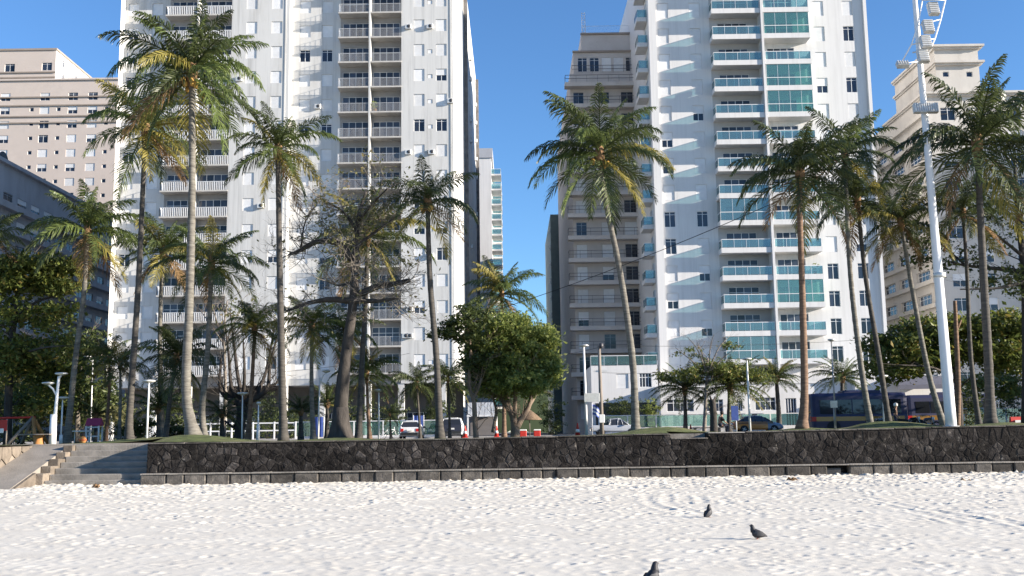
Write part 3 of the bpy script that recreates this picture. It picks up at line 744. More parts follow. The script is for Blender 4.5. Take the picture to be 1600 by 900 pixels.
bw_ = MB(); panel(A0 + .05, A1, S0 - 3.2, RZT, [h for h in d2 if h[1] < A1], .22, mb=bw_); bw_.build('balcony_back_wall', M['balcony_shade_grey'], T2, f2.o)
print(end=''); mb.build('front_wall', M['clean_white'], T2, f2.o)
pm_ = MB(); pm_.box(XR0, XR0 + .9, -.35, .6, G, RZT); pm_.build('corner_pier', M['clean_white'], T2, f2.o)
ch = MB(); ch.box(XR1 - .38, XR1, -.30, 1.2, S0 - 3.2, RZT)
ch.build('corner_fin', M['clean_white'], T2, f2.o)
sd = MB(); D2 = 34
sd.face([(XR0 + .01, D2, G), (XR0 + .01, .6, G), (XR0 + .01, .6, RZT), (XR0 + .01, D2, RZT)]); sd.face([(XR1 - .1, 1.2, G), (XR1 - .1, D2, G), (XR1 - .1, D2, RZT), (XR1 - .1, 1.2, RZT)])
sd.face([(XR0, .3, RZT), (XR1, .3, RZT), (XR1, D2, RZT), (XR0, D2, RZT)]); sd.face([(XR1, D2, G), (XR0, D2, G), (XR0, D2, RZT), (XR1, D2, RZT)])
sd.face([(XR0 + .9, 0, S0 - 3.2), (XR1 - 1, 0, S0 - 3.2), (XR1 - 1, 4, S0 - 3.2), (XR0 + .9, 4, S0 - 3.2)])
sd.build('side_wall', M['clean_white'], T2, f2.o)
for i, c in enumerate(cw + cw2):
    for k in range(RN):
        s_ = pick((('closed', .88), ('half', .07), ('dark', .05)))
        if (i, k) in ((0, 5), (1, 5), (0, 4)): s_ = 'dark'
        if (i, k) == (0, 2): s_ = 'half'
        if i > 1 and (k == 10 or k < 5): s_ = pick((('dark', .6), ('half', .2), ('closed', .2)))
        window(f2, c - w2 / 2, rz_(k) + s2, w2, h2, s_)
for a, b_, c, d in d2: window(f2, a, c, b_ - a, d - c, pick((('grid', .5), ('door', .5))), name='balcony_door')
gr = random.Random(5)
ENC_B = {12, 10, 9, 2}; ENC_A = {5, 0}
for k in range(RN):
    balcony(f2, A0, A1 - .14, rz_(k), .60, RREC, 'teal_glass', .92, (1, 0), 'clean_white', back=-.003)
    balcony(f2, A1 + .14, B1, rz_(k), .60, RREC + .12, 'green_glass' if k in ENC_B else 'teal_glass', .92, (0, 1), 'clean_white', back=-.003)
    for en, a, b_, gm, ex in ((ENC_A, A0, A1 - .14, 'teal_glass', 0), (ENC_B, A1 + .14, B1, 'green_glass', .12)):
        if k in en:                                   # glazed-in balcony: tall sliding panes above the rail
            fr_ = MB(); z0, z1 = rz_(k) + 1.62, rz_(k + 1) - .02; y0 = -RREC - ex + .08
            n = 4
            for i in range(n + 1):
                x = a + .1 + (b_ - a - .2) * i / n; fr_.box(x - .015, x + .015, y0 - .02, y0 + .02, z0, z1)
            o = fr_.build('balcony_glazing', M['white_metal'], T2, f2.o)
            for i in range(n):
                p = MB(); x = a + .1 + (b_ - a - .2) * i / n; x2 = a + .1 + (b_ - a - .2) * (i + 1) / n
                p.box(x + .017, x2 - .017, y0 - .006, y0 + .006, z0 + .02, z1 - .02); p.build('pane', M[gm], o)
            if gm == 'green_glass':
                p = MB(); p.box(b_ - .1, b_ - .09, y0 + .03, -.05, z0 + .02, z1 - .02); p.build('pane', M[gm], o)
rs = MB(); rs.box(A0, B1, -RREC, -.003, rz_(RN), rz_(RN) + .6); rs.build('roof_slab', M['clean_white'], T2, f2.o)
s_ = MB(); s_.box(A1 - .138, A1 + .138, -RREC - .16, -.002, S0 - 3.2, RZT); s_.build('balcony_fin', M['clean_white'], T2, f2.o)
fs = Face(T2, XR0, RY + 4.0, 0, -math.pi / 2)          # small side balconies over the lane
for k in range(RN):
    balcony(fs, -1.5, 1.3, rz_(k) + .25, .5, 1.25, 'teal_glass', .95, (1, 1), 'clean_white', back=-.02)
    window(fs, -1.0, rz_(k) + .85, 1.6, 1.9, 'door', name='balcony_door', y=-.16)
bz = MB()                                              # service floor under the balconies, in front of the columns
bz.box(XR0 + 5, XR1 - 2.2, -.6, -.25, 6.15, 6.32); bz.build('terrace_parapet', M['black_tile_and_shade'], T2, f2.o)
s_ = MB(); panel(XR0 + .9, XR1 - 1, 1.5, S0 - 3.2, [], 0, mb=s_); s_.build('service_wall', M['grey_render'], T2, (0, f2.o.y + 3.9, 0))

# ---------------------------------------------------------------- low annexes in front of the right tower
def low_building(name, label, x0, x1, y, z1, wins, mat, depth=5, doors_=(), cap=True):
    B = thing(name, label, 'building', (x0, y, G)); W = x1 - x0; H = z1 - G
    fc = Face(B, 0, 0, 0); mb = MB(); hs_ = [tuple(h[:4]) for h in wins] + [tuple(h[:4]) for h in doors_]
    panel(0, W, 0, H, hs_, .18, mb=mb)
    mb.face([(0, depth, 0), (0, 0, 0), (0, 0, H), (0, depth, H)]); mb.face([(W, 0, 0), (W, depth, 0), (W, depth, H), (W, 0, H)]); mb.face([(0, 0, H), (W, 0, H), (W, depth, H), (0, depth, H)])
    mb.build('wall', M[mat], B)
    if cap:
        c = MB(); c.box(-.08, W + .08, -.08, .25, H, H + .22); c.build('cornice', M[mat], B)
    for h in wins: window(fc, h[0], h[2], h[1] - h[0], h[3] - h[2], h[4] if len(h) > 4 else 'grid')
    for h in doors_: window(fc, h[0], h[2], h[1] - h[0], h[3] - h[2], 'door', name='door')
    return B
ax0, ax1 = X(1032, 620, 109), X(1335, 620, 109)
def aw(p0, p1, q0, q1, Y=109, x0=ax0): return (X(p0, (q0 + q1) / 2, Y) - x0, X(p1, (q0 + q1) / 2, Y) - x0, Z((p0 + p1) / 2, q1, Y) - G, Z((p0 + p1) / 2, q0, Y) - G)
low_building('ground_floor_annex', 'low white annex with windows below the right tower', ax0, ax1, 109, Z(1180, 600, 109),
             [aw(1042, 1084, 624, 643), aw(1104, 1130, 624, 643), aw(1149, 1160, 626, 642), aw(1180, 1212, 621, 641)], 'clean_white', 7.0,
             [(aw(1228, 1245, 622, 659)[0], aw(1228, 1245, 622, 659)[1], .05, aw(1228, 1245, 622, 659)[3]), (aw(1250, 1270, 622, 659)[0], aw(1250, 1270, 622, 659)[1], .05, aw(1250, 1270, 622, 659)[3])])
px0, px1 = X(924, 600, 113), X(1028, 600, 113)
def pw_(p0, p1, q0, q1): return aw(p0, p1, q0, q1, 113, px0)
PB = low_building('podium_building', 'pale blue grey podium with a glass terrace beside the pickup', px0, px1, 113, Z(970, 571, 113),
             [pw_(963, 982, 584, 607) + ('closed',), pw_(999, 1018, 583, 605)], 'clean_white', 12, cap=False)
mg = rail_mesh(px1 - px0, 1.0, 'teal_glass'); o = link('railing', mg[0], PB, (0, .1, Z(970, 571, 113) - G + .05)); link('glass_panel', mg[1], o)
gp = MB(); gp.box(.4, px1 - px0 - .2, -.03, -.005, .1, 3.4); gp.build('garage_shade_panel', M['black_tile_and_shade'], PB)  # flat black panel on the wall paints the shade of the garage mouth
bx0, bx1 = X(1337, 620, 108), X(1480, 620, 108)
WB = low_building('street_shop', 'low white shop building behind the buses with a grey awning', bx0, bx1, 108, Z(1400, 583, 108),
             [aw(1455, 1466, 585, 596, 108, bx0) + ('dark',), aw(1432, 1444, 585, 596, 108, bx0) + ('dark',)], 'clean_white', 10)
aw_ = MB(); c = aw(1387, 1475, 588, 604, 108, bx0)
aw_.loft([[(c[0], -.05, c[3]), (c[0], -2.6, c[2] + .1), (c[0], -2.6, c[2]), (c[0], -.05, c[3] - .12)], [(c[1], -.05, c[3]), (c[1], -2.6, c[2] + .1), (c[1], -2.6, c[2]), (c[1], -.05, c[3] - .12)]])
aw_.box(c[0], c[1], -2.62, -2.58, c[2] - .35, c[2] + .08); aw_.build('awning', M['awning_grey'], WB)

# ---------------------------------------------------------------- taupe building in the lane behind the right tower
BY = 135.0
bx_ = lambda px, py: X(px, py, BY)
T3 = thing('apartment_block', 'shaded taupe apartment block with dark railed balconies between the two towers', 'building', (0, 0, 0))
f3 = Face(T3, 0, BY, 0); U0, U1 = 7.55, 18.5; F3 = 3.02; K0 = 12.19
def kz(k): return K0 + F3 * k
hs3 = []; TOP3 = kz(12) + 2.0
for k in range(-3, 13):
    for a, b_ in ((U0 + 1.2, U0 + 2.6), (U0 + 4.6, U0 + 6.1), (U0 + 7.7, U0 + 9.4)):
        hs3.append((a, b_, kz(k) + .25, kz(k) + 2.35))
mb = MB(); panel(U0 + .8, U1 + 4, G, TOP3, [h for h in hs3 if h[3] < TOP3], .2, mb=mb); mb.face([(U0 + .8, 42, G), (U0 + .8, 0, G), (U0 + .8, 0, TOP3), (U0 + .8, 42, TOP3)]); mb.face([(U0 + .8, 0, TOP3), (U1 + 4, 0, TOP3), (U1 + 4, 42, TOP3), (U0 + .8, 42, TOP3)]); mb.face([(U1 + 4, 0, G), (U1 + 4, 42, G), (U1 + 4, 42, TOP3), (U1 + 4, 0, TOP3)]); mb.face([(U1 + 4, 42, G), (U0 + .8, 42, G), (U0 + .8, 42, TOP3), (U1 + 4, 42, TOP3)])  # unseen depth stretched so the block shades the green-grey slab behind
mb.build('front_wall', M['taupe_render'], T3, f3.o)
for h in hs3:
    if h[3] < TOP3: window(f3, h[0], h[2], h[1] - h[0], h[3] - h[2], pick((('dark', .45), ('closed', .35), ('half', .2))), 'grey_metal', name='balcony_door')
for k in range(-2, 13):
    balcony(f3, U0, U1 - .6, kz(k) - .25, .55, 1.5, 'dark', .95, (1, 0), 'taupe_render', back=-.003)
s_ = MB(); s_.box(U1 - .58, U1 - .2, -1.7, -.003, G, TOP3 + 2); s_.build('downpipe_fin', M['grey_render'], T3, f3.o)
# stepped penthouse
for j, (a, b_, z0, z1, dy) in enumerate(((8.9, 20, TOP3 + .001, TOP3 + 3.4, .6), (10.1, 20, TOP3 + 3.402, TOP3 + 6.2, 1.2))):
    q = MB(); hh = [(a + .6 + i * 1.65, a + 1.9 + i * 1.65, z0 + .5, z0 + 2.5) for i in range(5)] if j == 0 else []
    panel(a, b_, z0, z1, hh, .15, mb=q); q.face([(a, 18, z0), (a, 0, z0), (a, 0, z1), (a, 18, z1)]); q.face([(a, 0, z1), (b_, 0, z1), (b_, 18, z1), (a, 18, z1)])
    q.build('penthouse_wall', M['taupe_render'], T3, (0, BY + dy, 0)); fq = Face(T3, 0, BY + dy, 0)
    for h in hh: window(fq, h[0], h[2], h[1] - h[0], h[3] - h[2], pick((('dark', .5), ('closed', .5))))
    c = MB(); c.box(a - .1, b_, -.25, -.003, z1 - .2, z1 + .05); c.build('cornice', M['brown_band'], T3, (0, BY + dy, 0))
mr_ = rail_mesh(8.5, 1.0, 'dark'); link('railing', mr_[0], T3, (8.6, BY - .3, TOP3 + .02))
mr_ = rail_mesh(8.5, 1.2, 'bars'); link('roof_railing', mr_[0], T3, (10.4, BY + 1.6, TOP3 + 6.25))
s_ = MB()
for i in range(2): s_.tube([(10.3 + i * .45, BY + 1.8, TOP3 + 6.2), (10.3 + i * .45, BY + 1.8, TOP3 + 9.6)], .05, 5)
for i in range(9): s_.box(10.3, 10.75, BY + 1.77, BY + 1.83, TOP3 + 6.6 + i * .35, TOP3 + 6.66 + i * .35)
s_.build('antenna_mast', M['white_metal'], T3)

# green-grey slab further down the lane
T4 = thing('apartment_block', 'narrow grey green block edge far down the lane left of the taupe block', 'building', (0, 0, 0)); GY = 178
g0, g1 = X(861, 400, GY), X(884, 400, GY); zt = Z(870, 335, GY)
mb = MB(); panel(g0, g1, G, zt, [], mb=mb); mb.face([(g0, 30, G), (g0, 0, G), (g0, 0, zt), (g0, 30, zt)]); mb.face([(g0, 0, zt), (g1 + 6, 0, zt), (g1 + 6, 30, zt), (g0, 30, zt)]); mb.build('front_wall', M['green_tile'], T4, (0, GY, 0))
hs4 = [(g1 + .2, g1 + 2.6, 6 + 3 * k, 8.1 + 3 * k) for k in range(11)]
mb = MB(); panel(g1, g1 + 6, G, zt, hs4, 1.0, mb=mb); mb.build('balcony_wall', M['taupe_render'], T4, (0, GY + .3, 0))
for h in hs4:
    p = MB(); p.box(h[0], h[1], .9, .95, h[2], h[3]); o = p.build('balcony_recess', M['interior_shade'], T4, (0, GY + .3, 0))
for k in range(11):
    s_ = MB(); s_.box(g0 - .25, g0 - .01, 1.0, 1.8, 7 + 3 * k, 7.5 + 3 * k); s_.build('air_conditioner', M['galvanised'], T4, (0, GY, 0))

# white block behind the left tower
T5 = thing('apartment_block', 'distant white block with curved glass balconies seen past the left tower edge', 'building', (0, 0, 0)); WY5 = 205
p0, p1 = -9.0, X(768, 300, WY5); zt = Z(758, 232, WY5)
mb = MB(); panel(p0, p1, G, zt - 2.0, [], mb=mb); mb.face([(p1, 0, G), (p1, 40, G), (p1, 40, zt - 2), (p1, 0, zt - 2)]); mb.build('front_wall', M['clean_white'], T5, (0, WY5, 0))
c = MB(); c.box(p0, p1 + .3, -.2, 40, zt - 1.998, zt); c.build('roof_band', M['grey_render'], T5, (0, WY5, 0))
f5 = Face(T5, p1, WY5, 0, math.pi / 2)
for k in range(17):
    z = 7 + 3.15 * k
    if z > zt - 5: break
    for j in range(3):
        balcony(f5, .4 + j * 9, 6 + j * 9, z, .3, 2.0, 'teal_glass', 1.0, (1, 1), 'clean_white', back=-.01)
        window(f5, 1.2 + j * 9, z + .35, 3.6, 2.2, 'grid', name='balcony_door', y=-.18)

# beige block at far left
T6 = thing('apartment_block', 'beige apartment block at the far left with brown bands and small windows', 'building', (0, 0, 0)); EY = 195
f6 = Face(T6, 0, EY, 0); e0, e1 = -125, -74; zm = Z(140, 125, EY); zt = Z(50, 79, EY); eb = X(86, 120, EY)
wz = [Z(65, q, EY) for q in (172, 197, 220, 245, 268, 290)]
rows = [wz[0] - 2.92 * k for k in range(0, 23)] + [Z(65, 151, EY)]
cc = [X(q, 200, EY) for q in (6, 68, 112, 143, -40, -80)]; c2 = [X(q, 200, EY) for q in (48, 90, 165, -20)]
hs6 = [(c - .95, c + .95, z - .8, z + .75) for c in cc for z in rows] + [(c - .4, c + .4, z - .25, z + .5) for c in c2 for z in rows[:-1]]
mb = MB(); panel(e0, e1, G, zm, hs6, .25, mb=mb); mb.face([(e1, 0, G), (e1, 20, G), (e1, 20, zm), (e1, 0, zm)]); mb.face([(e0, 0, zm), (e1, 0, zm), (e1, 20, zm), (e0, 20, zm)])
mb.build('front_wall', M['beige_render'], T6, f6.o)
for h in hs6: window(f6, h[0], h[2], h[1] - h[0], h[3] - h[2], pick((('half', .35), ('closed', .4), ('dark', .25))) if h[1] - h[0] > 1 else 'small')
hu = [(X(q, 110, EY) - 1.0, X(q, 110, EY) + 1.0, Z(q, y, EY) - .8, Z(q, y, EY) + .8) for q, y in ((15, 106), (73, 104), (12, 130), (70, 128), (-30, 106), (-30, 130))]
hu = [h for h in hu if h[2] > zm]
mb = MB(); panel(e0, eb, zm, zt, hu, .25, mb=mb); mb.face([(e0, 0, zt), (eb, 0, zt), (eb, 18, zt), (e0, 18, zt)]); mb.build('upper_wall', M['beige_render'], T6, f6.o)
for h in hu: window(f6, h[0], h[2], h[1] - h[0], h[3] - h[2], 'dark')
fq = Face(T6, eb, EY, 0, math.pi / 2); hu = [(3, 4.2, zm + 1.2, zm + 2.6), (9, 10.2, zm + .6, zm + 2), (9, 10.2, zm + 3.2, zm + 4.6), (3, 4.2, zm + 4, zm + 5.4)]
hu = [h for h in hu if h[3] < zt - .3]
mb = MB(); panel(0, 18, zm, zt, hu, .2, mb=mb); mb.build('penthouse_side', M['clean_white'], T6, fq.o, fq.rz)
for h in hu: window(fq, h[0], h[2], h[1] - h[0], h[3] - h[2], 'dark')
for q in (152, 165, 182, 192, 121, 113):
    z = Z(65, q, EY); c = MB(); c.box(e0, (e1 if z < zm else eb) + .1, -.22, -.003, z - .13, z + .13); c.build('band', M['brown_band'], T6, f6.o)
c = MB(); c.box(e0, eb + .2, -.2, 18.2, zt + .001, zt + .4); c.build('roof_band', M['brown_band'], T6, f6.o)
c = MB(); c.box(e0, e1 + .1, -.3, .2, zm + .001, zm + .35); c.build('parapet', M['beige_render'], T6, f6.o)

# shaded grey block on the left, its long front turned to the side lane
T7 = thing('apartment_block', 'shaded grey block with long slab bands at the left edge behind the palms', 'building', (0, 0, 0))
DX = -66.3; dz = Z(0, 255, 130); f7 = Face(T7, DX, 118, 0, math.pi / 2)
F7 = 3.2; nfl = int((dz - G) / F7)
fz7 = [dz - 2.6 - F7 * k for k in range(1, nfl + 1)]
hs7 = [(1 + 3.9 * j, 3.6 + 3.9 * j, z + .9, z + 2.2) for j in range(14) for z in fz7 if z > 1.6]
mb = MB(); panel(0, 56, G, dz, hs7, .25, mb=mb); mb.face([(0, 25, G), (0, 0, G), (0, 0, dz), (0, 25, dz)]); mb.face([(56, 0, G), (56, 25, G), (56, 25, dz), (56, 0, dz)]); mb.face([(0, 0, dz), (56, 0, dz), (56, 25, dz), (0, 25, dz)])
mb.build('lane_wall', M['grey_render'], T7, f7.o, f7.rz)
for h in hs7: window(f7, h[0], h[2], h[1] - h[0], h[3] - h[2], pick((('dark', .7), ('half', .3))), 'grey_metal')
for z in fz7:
    c = MB(); c.box(-.3, 56, -1.0, -.003, z - .1, z + .75); c.build('slab_band', M['grey_render'], T7, f7.o, f7.rz)
c = MB(); c.box(-.3, 56.2, -.6, 25, dz + .001, dz + .5); c.build('roof_band', M['grey_render'], T7, f7.o, f7.rz)
dish = MB(); dish.lathe([(.05, 0), (.7, .12), (1.15, .42), (1.4, .85)], 16, (0, 0, 0), axis='x'); dish.tube([(0, 0, 0), (-.2, 0, -1.4)], .08, 6); dish.build('satellite_dish', M['dark_metal'], T7, (DX - 1.5, 131.5, dz + .6))

# cream building at the right edge
T8 = thing('apartment_block', 'cream apartment block with stepped cornices at the right edge behind palms', 'building', (0, 0, 0)); CY = 128
f8 = Face(T8, 0, CY, 0); c0, c1 = X(1447, 200, CY), 80; zc = Z(1500, 148, CY); ztop = Z(1490, 75, CY)
hs8 = []
for k in range(13):
    z = zc - 3.4 - 3.1 * k
    for x in (c0 + 2.0, c0 + 5.6, c0 + 10.5, c0 + 14.5, c0 + 19): hs8.append((x, x + 1.9, z, z + 1.7))
mb = MB(); panel(c0, c1, G, zc, hs8, .25, mb=mb); mb.face([(c0, 0, zc), (c1, 0, zc), (c1, 20, zc), (c0, 20, zc)]); mb.build('front_wall', M['cream_render'], T8, f8.o)
for h in hs8: window(f8, h[0], h[2], h[1] - h[0], h[3] - h[2], pick((('dark', .5), ('half', .5))))
u1 = X(1530, 110, CY); hu = [(X(1478, 117, CY) - .4, X(1478, 117, CY) + .4, Z(1478, 120, CY), Z(1478, 112, CY)), (X(1515, 117, CY) - .4, X(1515, 117, CY) + .4, Z(1515, 120, CY), Z(1515, 112, CY))]
u0 = X(1462, 110, CY)
mb = MB(); panel(u0, u1, zc, ztop, hu, .2, mb=mb); mb.face([(u0, 14, zc), (u0, 0, zc), (u0, 0, ztop), (u0, 14, ztop)]); mb.face([(u1, 0, zc), (u1, 14, zc), (u1, 14, ztop), (u1, 0, ztop)]); mb.build('tank_house', M['cream_render'], T8, f8.o)
for h in hu: window(f8, h[0], h[2], h[1] - h[0], h[3] - h[2], 'small')
for z, a, b_ in ((ztop, u0 - .5, u1 + .6), (Z(1500, 100, CY), u0 - .4, u1 + .5), (zc, c0 - .4, c1)):
    c = MB(); c.box(a, b_, -.7, 14, z + .001, z + .28); c.box(a + .2, b_ - .2, -.4, 14, z - .22, z); c.build('cornice', M['cream_render'], T8, f8.o)
f8s = Face(T8, c0, CY + 26, 0, -math.pi / 2)
hs9 = [(1.5 + 6 * j, 6.0 + 6 * j, zc - 5.6 - 3.1 * k, zc - 3.9 - 3.1 * k) for j in range(4) for k in range(11)]
zs = zc - 2.5
mb = MB(); panel(0, 26, G, zs, hs9, .5, mb=mb); mb.face([(0, 0, zs), (26, 0, zs), (26, 3, zs), (0, 3, zs)]); mb.build('side_wall', M['cream_render'], T8, f8s.o, f8s.rz)
for h in hs9: window(f8s, h[0], h[2], h[1] - h[0], h[3] - h[2], 'grid', y=.2)
for k in range(12):
    c = MB(); c.box(0, 26, -.5, -.003, zs - .3 - 3.1 * k, zs + .25 - 3.1 * k); c.build('side_band', M['cream_render'], T8, f8s.o, f8s.rz)
mb = MB(); mb.face([(c0, 26, zs), (c0, .0, zs), (c0, 0, zc), (c0, 26, zc)]); mb.build('side_parapet', M['cream_render'], T8, f8.o)
# unseen tower added outside the frame to the right to shade the cream block
T9 = thing('apartment_tower', 'unseen plain cream tower added right of the frame to shade the cream block', 'building', (84, 119, G))
mb = MB(); panel(0, 24, 0, 43, [(2 + 4 * i, 3.4 + 4 * i, 4 + 3 * k, 5.6 + 3 * k) for i in range(5) for k in range(12)], .2, mb=mb)
mb.face([(0, 18, 0), (0, 0, 0), (0, 0, 43), (0, 18, 43)]); mb.face([(24, 0, 0), (24, 18, 0), (24, 18, 43), (24, 0, 43)]); mb.face([(0, 0, 43), (24, 0, 43), (24, 18, 43), (0, 18, 43)]); mb.face([(24, 18, 0), (0, 18, 0), (0, 18, 43), (24, 18, 43)])
mb.build('wall', M['cream_render'], T9)
wm = MB(); wm.face([(0, 0, 0), (1.4, 0, 0), (1.4, 0, 1.6), (0, 0, 1.6)]); wm = wm.mesh('pane', M['window_pane'])
for i in range(5):
    for k in range(12): link('pane', wm, T9, (2 + 4 * i, .15, 4 + 3 * k))

# garage canopy between left tower and the lane
gc = thing('garage_canopy', 'white ribbed garage canopy over a dark opening right of the left tower', 'canopy', (X(731, 650, 106), 106, G))
W = X(774, 650, 106) - X(731, 650, 106); z0 = Z(750, 651, 106) - G; z1 = Z(750, 629, 106) - G
mb = MB(); mb.box(0, W, 0, 6, z0 + .2, z1)
mb.build('fascia', M['white_metal'], gc)
n = 18
for i in range(n): 
    s_ = MB(); s_.box(W * i / n + .02, W * (i + .6) / n, -.04, -.002, z0 + .25, z1); s_.build('rib', M['white_metal'], gc)
s_ = MB(); s_.box(-.1, W + .1, -.1, .1, z0, z0 + .195); s_.build('beam', M['white_metal'], gc)
for x in (0, W): 
    s_ = MB(); s_.box(x - .08, x + .08, -.05, .1, 0, z0 - .002); s_.build('post', M['white_metal'], gc)
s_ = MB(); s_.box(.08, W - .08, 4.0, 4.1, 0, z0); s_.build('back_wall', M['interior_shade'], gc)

# wooded hill far behind the lane
nx, ny = 70, 24
hx = np.linspace(-160, 160, nx)[None, :].repeat(ny, 0) + 10; hy = np.linspace(400, 620, ny)[:, None].repeat(nx, 1)
hz = 62 * np.exp(-((hx + 25) / 75) ** 2) * np.sin(np.clip((hy - 400) / 220, 0, 1) * np.pi) ** .7 + 6 * vnoise(hx / 9, hy / 9, 4) + 4 * vnoise(hx / 4, hy / 4, 5)
struct(link('hill', np_mesh('hill', np.stack([hx, hy, hz], -1).reshape(-1, 3), grid_faces(ny, nx), M['leaf_hill'])))
# ================================================================ vegetation
def frond_mesh(name, e0, bend, L_, nl, ll, wd, mat, seed, droop=.8, stiff=False):
    """one pinnate palm frond along +x: rachis and leaflets"""
    r_ = random.Random(seed); mb = MB(); n = 10; pts = [Vector((0, 0, 0))]; T_ = []
    side = r_.uniform(-.12, .12)
    for i in range(n):
        a = e0 - bend * ((i + .5) / n) ** 1.35
        d = Vector((math.cos(a), side * (i / n), math.sin(a))).normalized(); T_.append(d); pts.append(pts[-1] + d * L_ / n)
    T_.append(T_[-1])
    mb.tube(pts, [.045 * (1 - .9 * i / n) * L_ / 4 + .006 for i in range(n + 1)], 3, sm=True)
    S = Vector((0, 1, 0))
    for i in range(nl):
        t = .10 + .90 * (i + r_.uniform(-.3, .3)) / nl; t = min(max(t, .08), .995)
        k = t * n; j = min(int(k), n - 1); p = pts[j].lerp(pts[j + 1], k - j); tg = T_[j]; N_ = S.cross(tg).normalized() * -1
        if N_.z < 0 and abs(tg.z) < .9: N_ = -N_
        prof = min(1, .35 + 2.6 * t) * (1 - .78 * max(0, (t - .45) / .55) ** 1.3)
        for sgn in (-1, 1):
            if r_.random() < .05: continue
            a = R(32 + 30 * t + r_.uniform(-9, 9)) if not stiff else R(45 + r_.uniform(-6, 6))
            l = ll * prof * r_.uniform(.85, 1.1)
            d = (S * sgn * math.cos(a) + tg * math.sin(a) + N_ * r_.uniform(.0, .35)).normalized()
            dr = droop * r_.uniform(.6, 1.25)
            d2 = (d + Vector((0, 0, -1)) * dr).normalized(); d3 = (d + Vector((0, 0, -1)) * dr * 2.1).normalized()
            q1 = p + d * l * .38; q2 = q1 + d2 * l * .36; q3 = q2 + d3 * l * .26
            wv = (tg + N_ * r_.uniform(-.5, .5)).normalized() * wd
            mb.face([p - wv * .3, p + wv * .3, q1 + wv * .5, q1 - wv * .5]); mb.face([q1 - wv * .5, q1 + wv * .5, q2 + wv * .36, q2 - wv * .36])
            mb.face([q2 - wv * .36, q2 + wv * .36, q3])
    return mb.mesh(name, M[mat])
ELEV = [(80, 30), (67, 50), (54, 64), (41, 76), (26, 84), (8, 80), (-14, 60), (-42, 34)]
FR = {}
def frond(cls, mat, var, stiff=False):
    k = (cls, mat, var, stiff)
    if k not in FR:
        e, b_ = ELEV[cls]
        if stiff: b_ *= .8
        FR[k] = frond_mesh('frond', R(e), R(b_), 4.0, 58 if not stiff else 40, 1.08 if not stiff else .66, .066 if not stiff else .07, mat, hash((cls, var, stiff)) % 9973, 1.0 if cls < 6 else .5, stiff)
    return FR[k]
def palm(label, pts, Y, rpx, r0=.20, trunk='palm_trunk', tones=('frond_green', 'frond_deep'), n=24, seed=1, dead=3, yellow=2, flare=1.7, group='coconut palms on the promenade', nuts=False, name='coconut_palm', stiff=False, classes=(0, 7), z0=None, Y1=None):
    r_ = random.Random(seed); Y1 = Y1 or Y; r0 = r0 * .9; yellow = (yellow + 1) // 2; dead = (dead + 1) // 2
    if rpx < 70 and not stiff: rpx *= 1.12; n = int(n * 1.3)
    P = [at(px, py, Y + (Y1 - Y) * i / (len(pts) - 1)) for i, (px, py) in enumerate(pts)]
    P[0].z = (gz(P[0].x, Y) if z0 is None else z0) - .12
    base = P[0].copy(); o = thing(name, label, 'palm tree', base, 0, group)
    # smooth the trunk line (Catmull-Rom)
    C = []
    Q = [P[0] * 2 - P[1]] + P + [P[-1] * 2 - P[-2]]
    for i in range(1, len(Q) - 2):
        for k in range(6):
            t = k / 6; a, b_, c, d = Q[i - 1], Q[i], Q[i + 1], Q[i + 2]
            C.append(.5 * ((2 * b_) + (c - a) * t + (2 * a - 5 * b_ + 4 * c - d) * t * t + (3 * b_ - a - 3 * c + d) * t ** 3) - base)
    C.append(P[-1] - base); H = C[-1].z
    C2 = []; rad = []
    for a, b_ in zip(C[:-1], C[1:]):
        m_ = max(int((b_ - a).length / .22), 1)
        for k in range(m_): C2.append(a.lerp(b_, k / m_))
    C2.append(C[-1])
    for i, c in enumerate(C2):
        h = c.z; rr = r0 * (1 - .38 * max(h, 0) / H) + r0 * (flare - 1) * math.exp(-max(h, 0) / .45)
        rad.append(rr * (1 + (.05 if i % 2 else -.03) + r_.uniform(-.03, .03)))
    tb = MB(); tb.tube(C2, rad, 10); tb.build('trunk', M[trunk], o)
    top = C[-1]; L_ = rpx * Y1 / 1600 * (1.20 if not stiff else 1.12); sc = L_ / 4.0
    hb = MB(); hb.lathe([(r0 * .72, -.5 * sc), (r0 * 1.25, -.1 * sc), (r0 * 1.3, .25 * sc), (r0 * .5, .8 * sc)], 8); hb.build('leaf_base', M['fibre'], o, top)
    c0, c1 = classes
    n = int(n * (.98 if not stiff else 1.25))
    for i in range(n):
        q = (i + .5) / n; az = i * 2.39996 + r_.uniform(-.35, .35); cl = min(int(c0 + (c1 - c0 + .999) * q ** .85), c1)
        mat = tones[0] if r_.random() < .62 else tones[-1]
        if i >= n - dead: mat = 'frond_dead'; cl = 7
        elif i >= n - dead - yellow or r_.random() < .05: mat = 'frond_yellow'
        f = link('frond', frond(cl, mat, r_.randrange(3), stiff), o, top + Vector((0, 0, .22 * sc * (1 - q))))
        s_ = sc * r_.uniform(.82, 1.08) * (.66 if cl == 0 else .86 if cl == 1 else 1)
        f.rotation_euler = (r_.uniform(-.45, .45), r_.uniform(-.13, .13), az); f.scale = (s_, s_ * r_.uniform(.9, 1.1), s_)
    if nuts:
        nb = MB()
        for i in range(nuts):
            a = r_.uniform(0, 6.28); c = top + Vector((math.cos(a) * .38, math.sin(a) * .38, -.25 - r_.uniform(0, .35)))
            nb.lathe([(.02, -.15), (.09, -.10), (.12, 0), (.09, .11), (.02, .15)], 7, c)
        nb.build('coconut_cluster', M['coconut'], o)
    return o

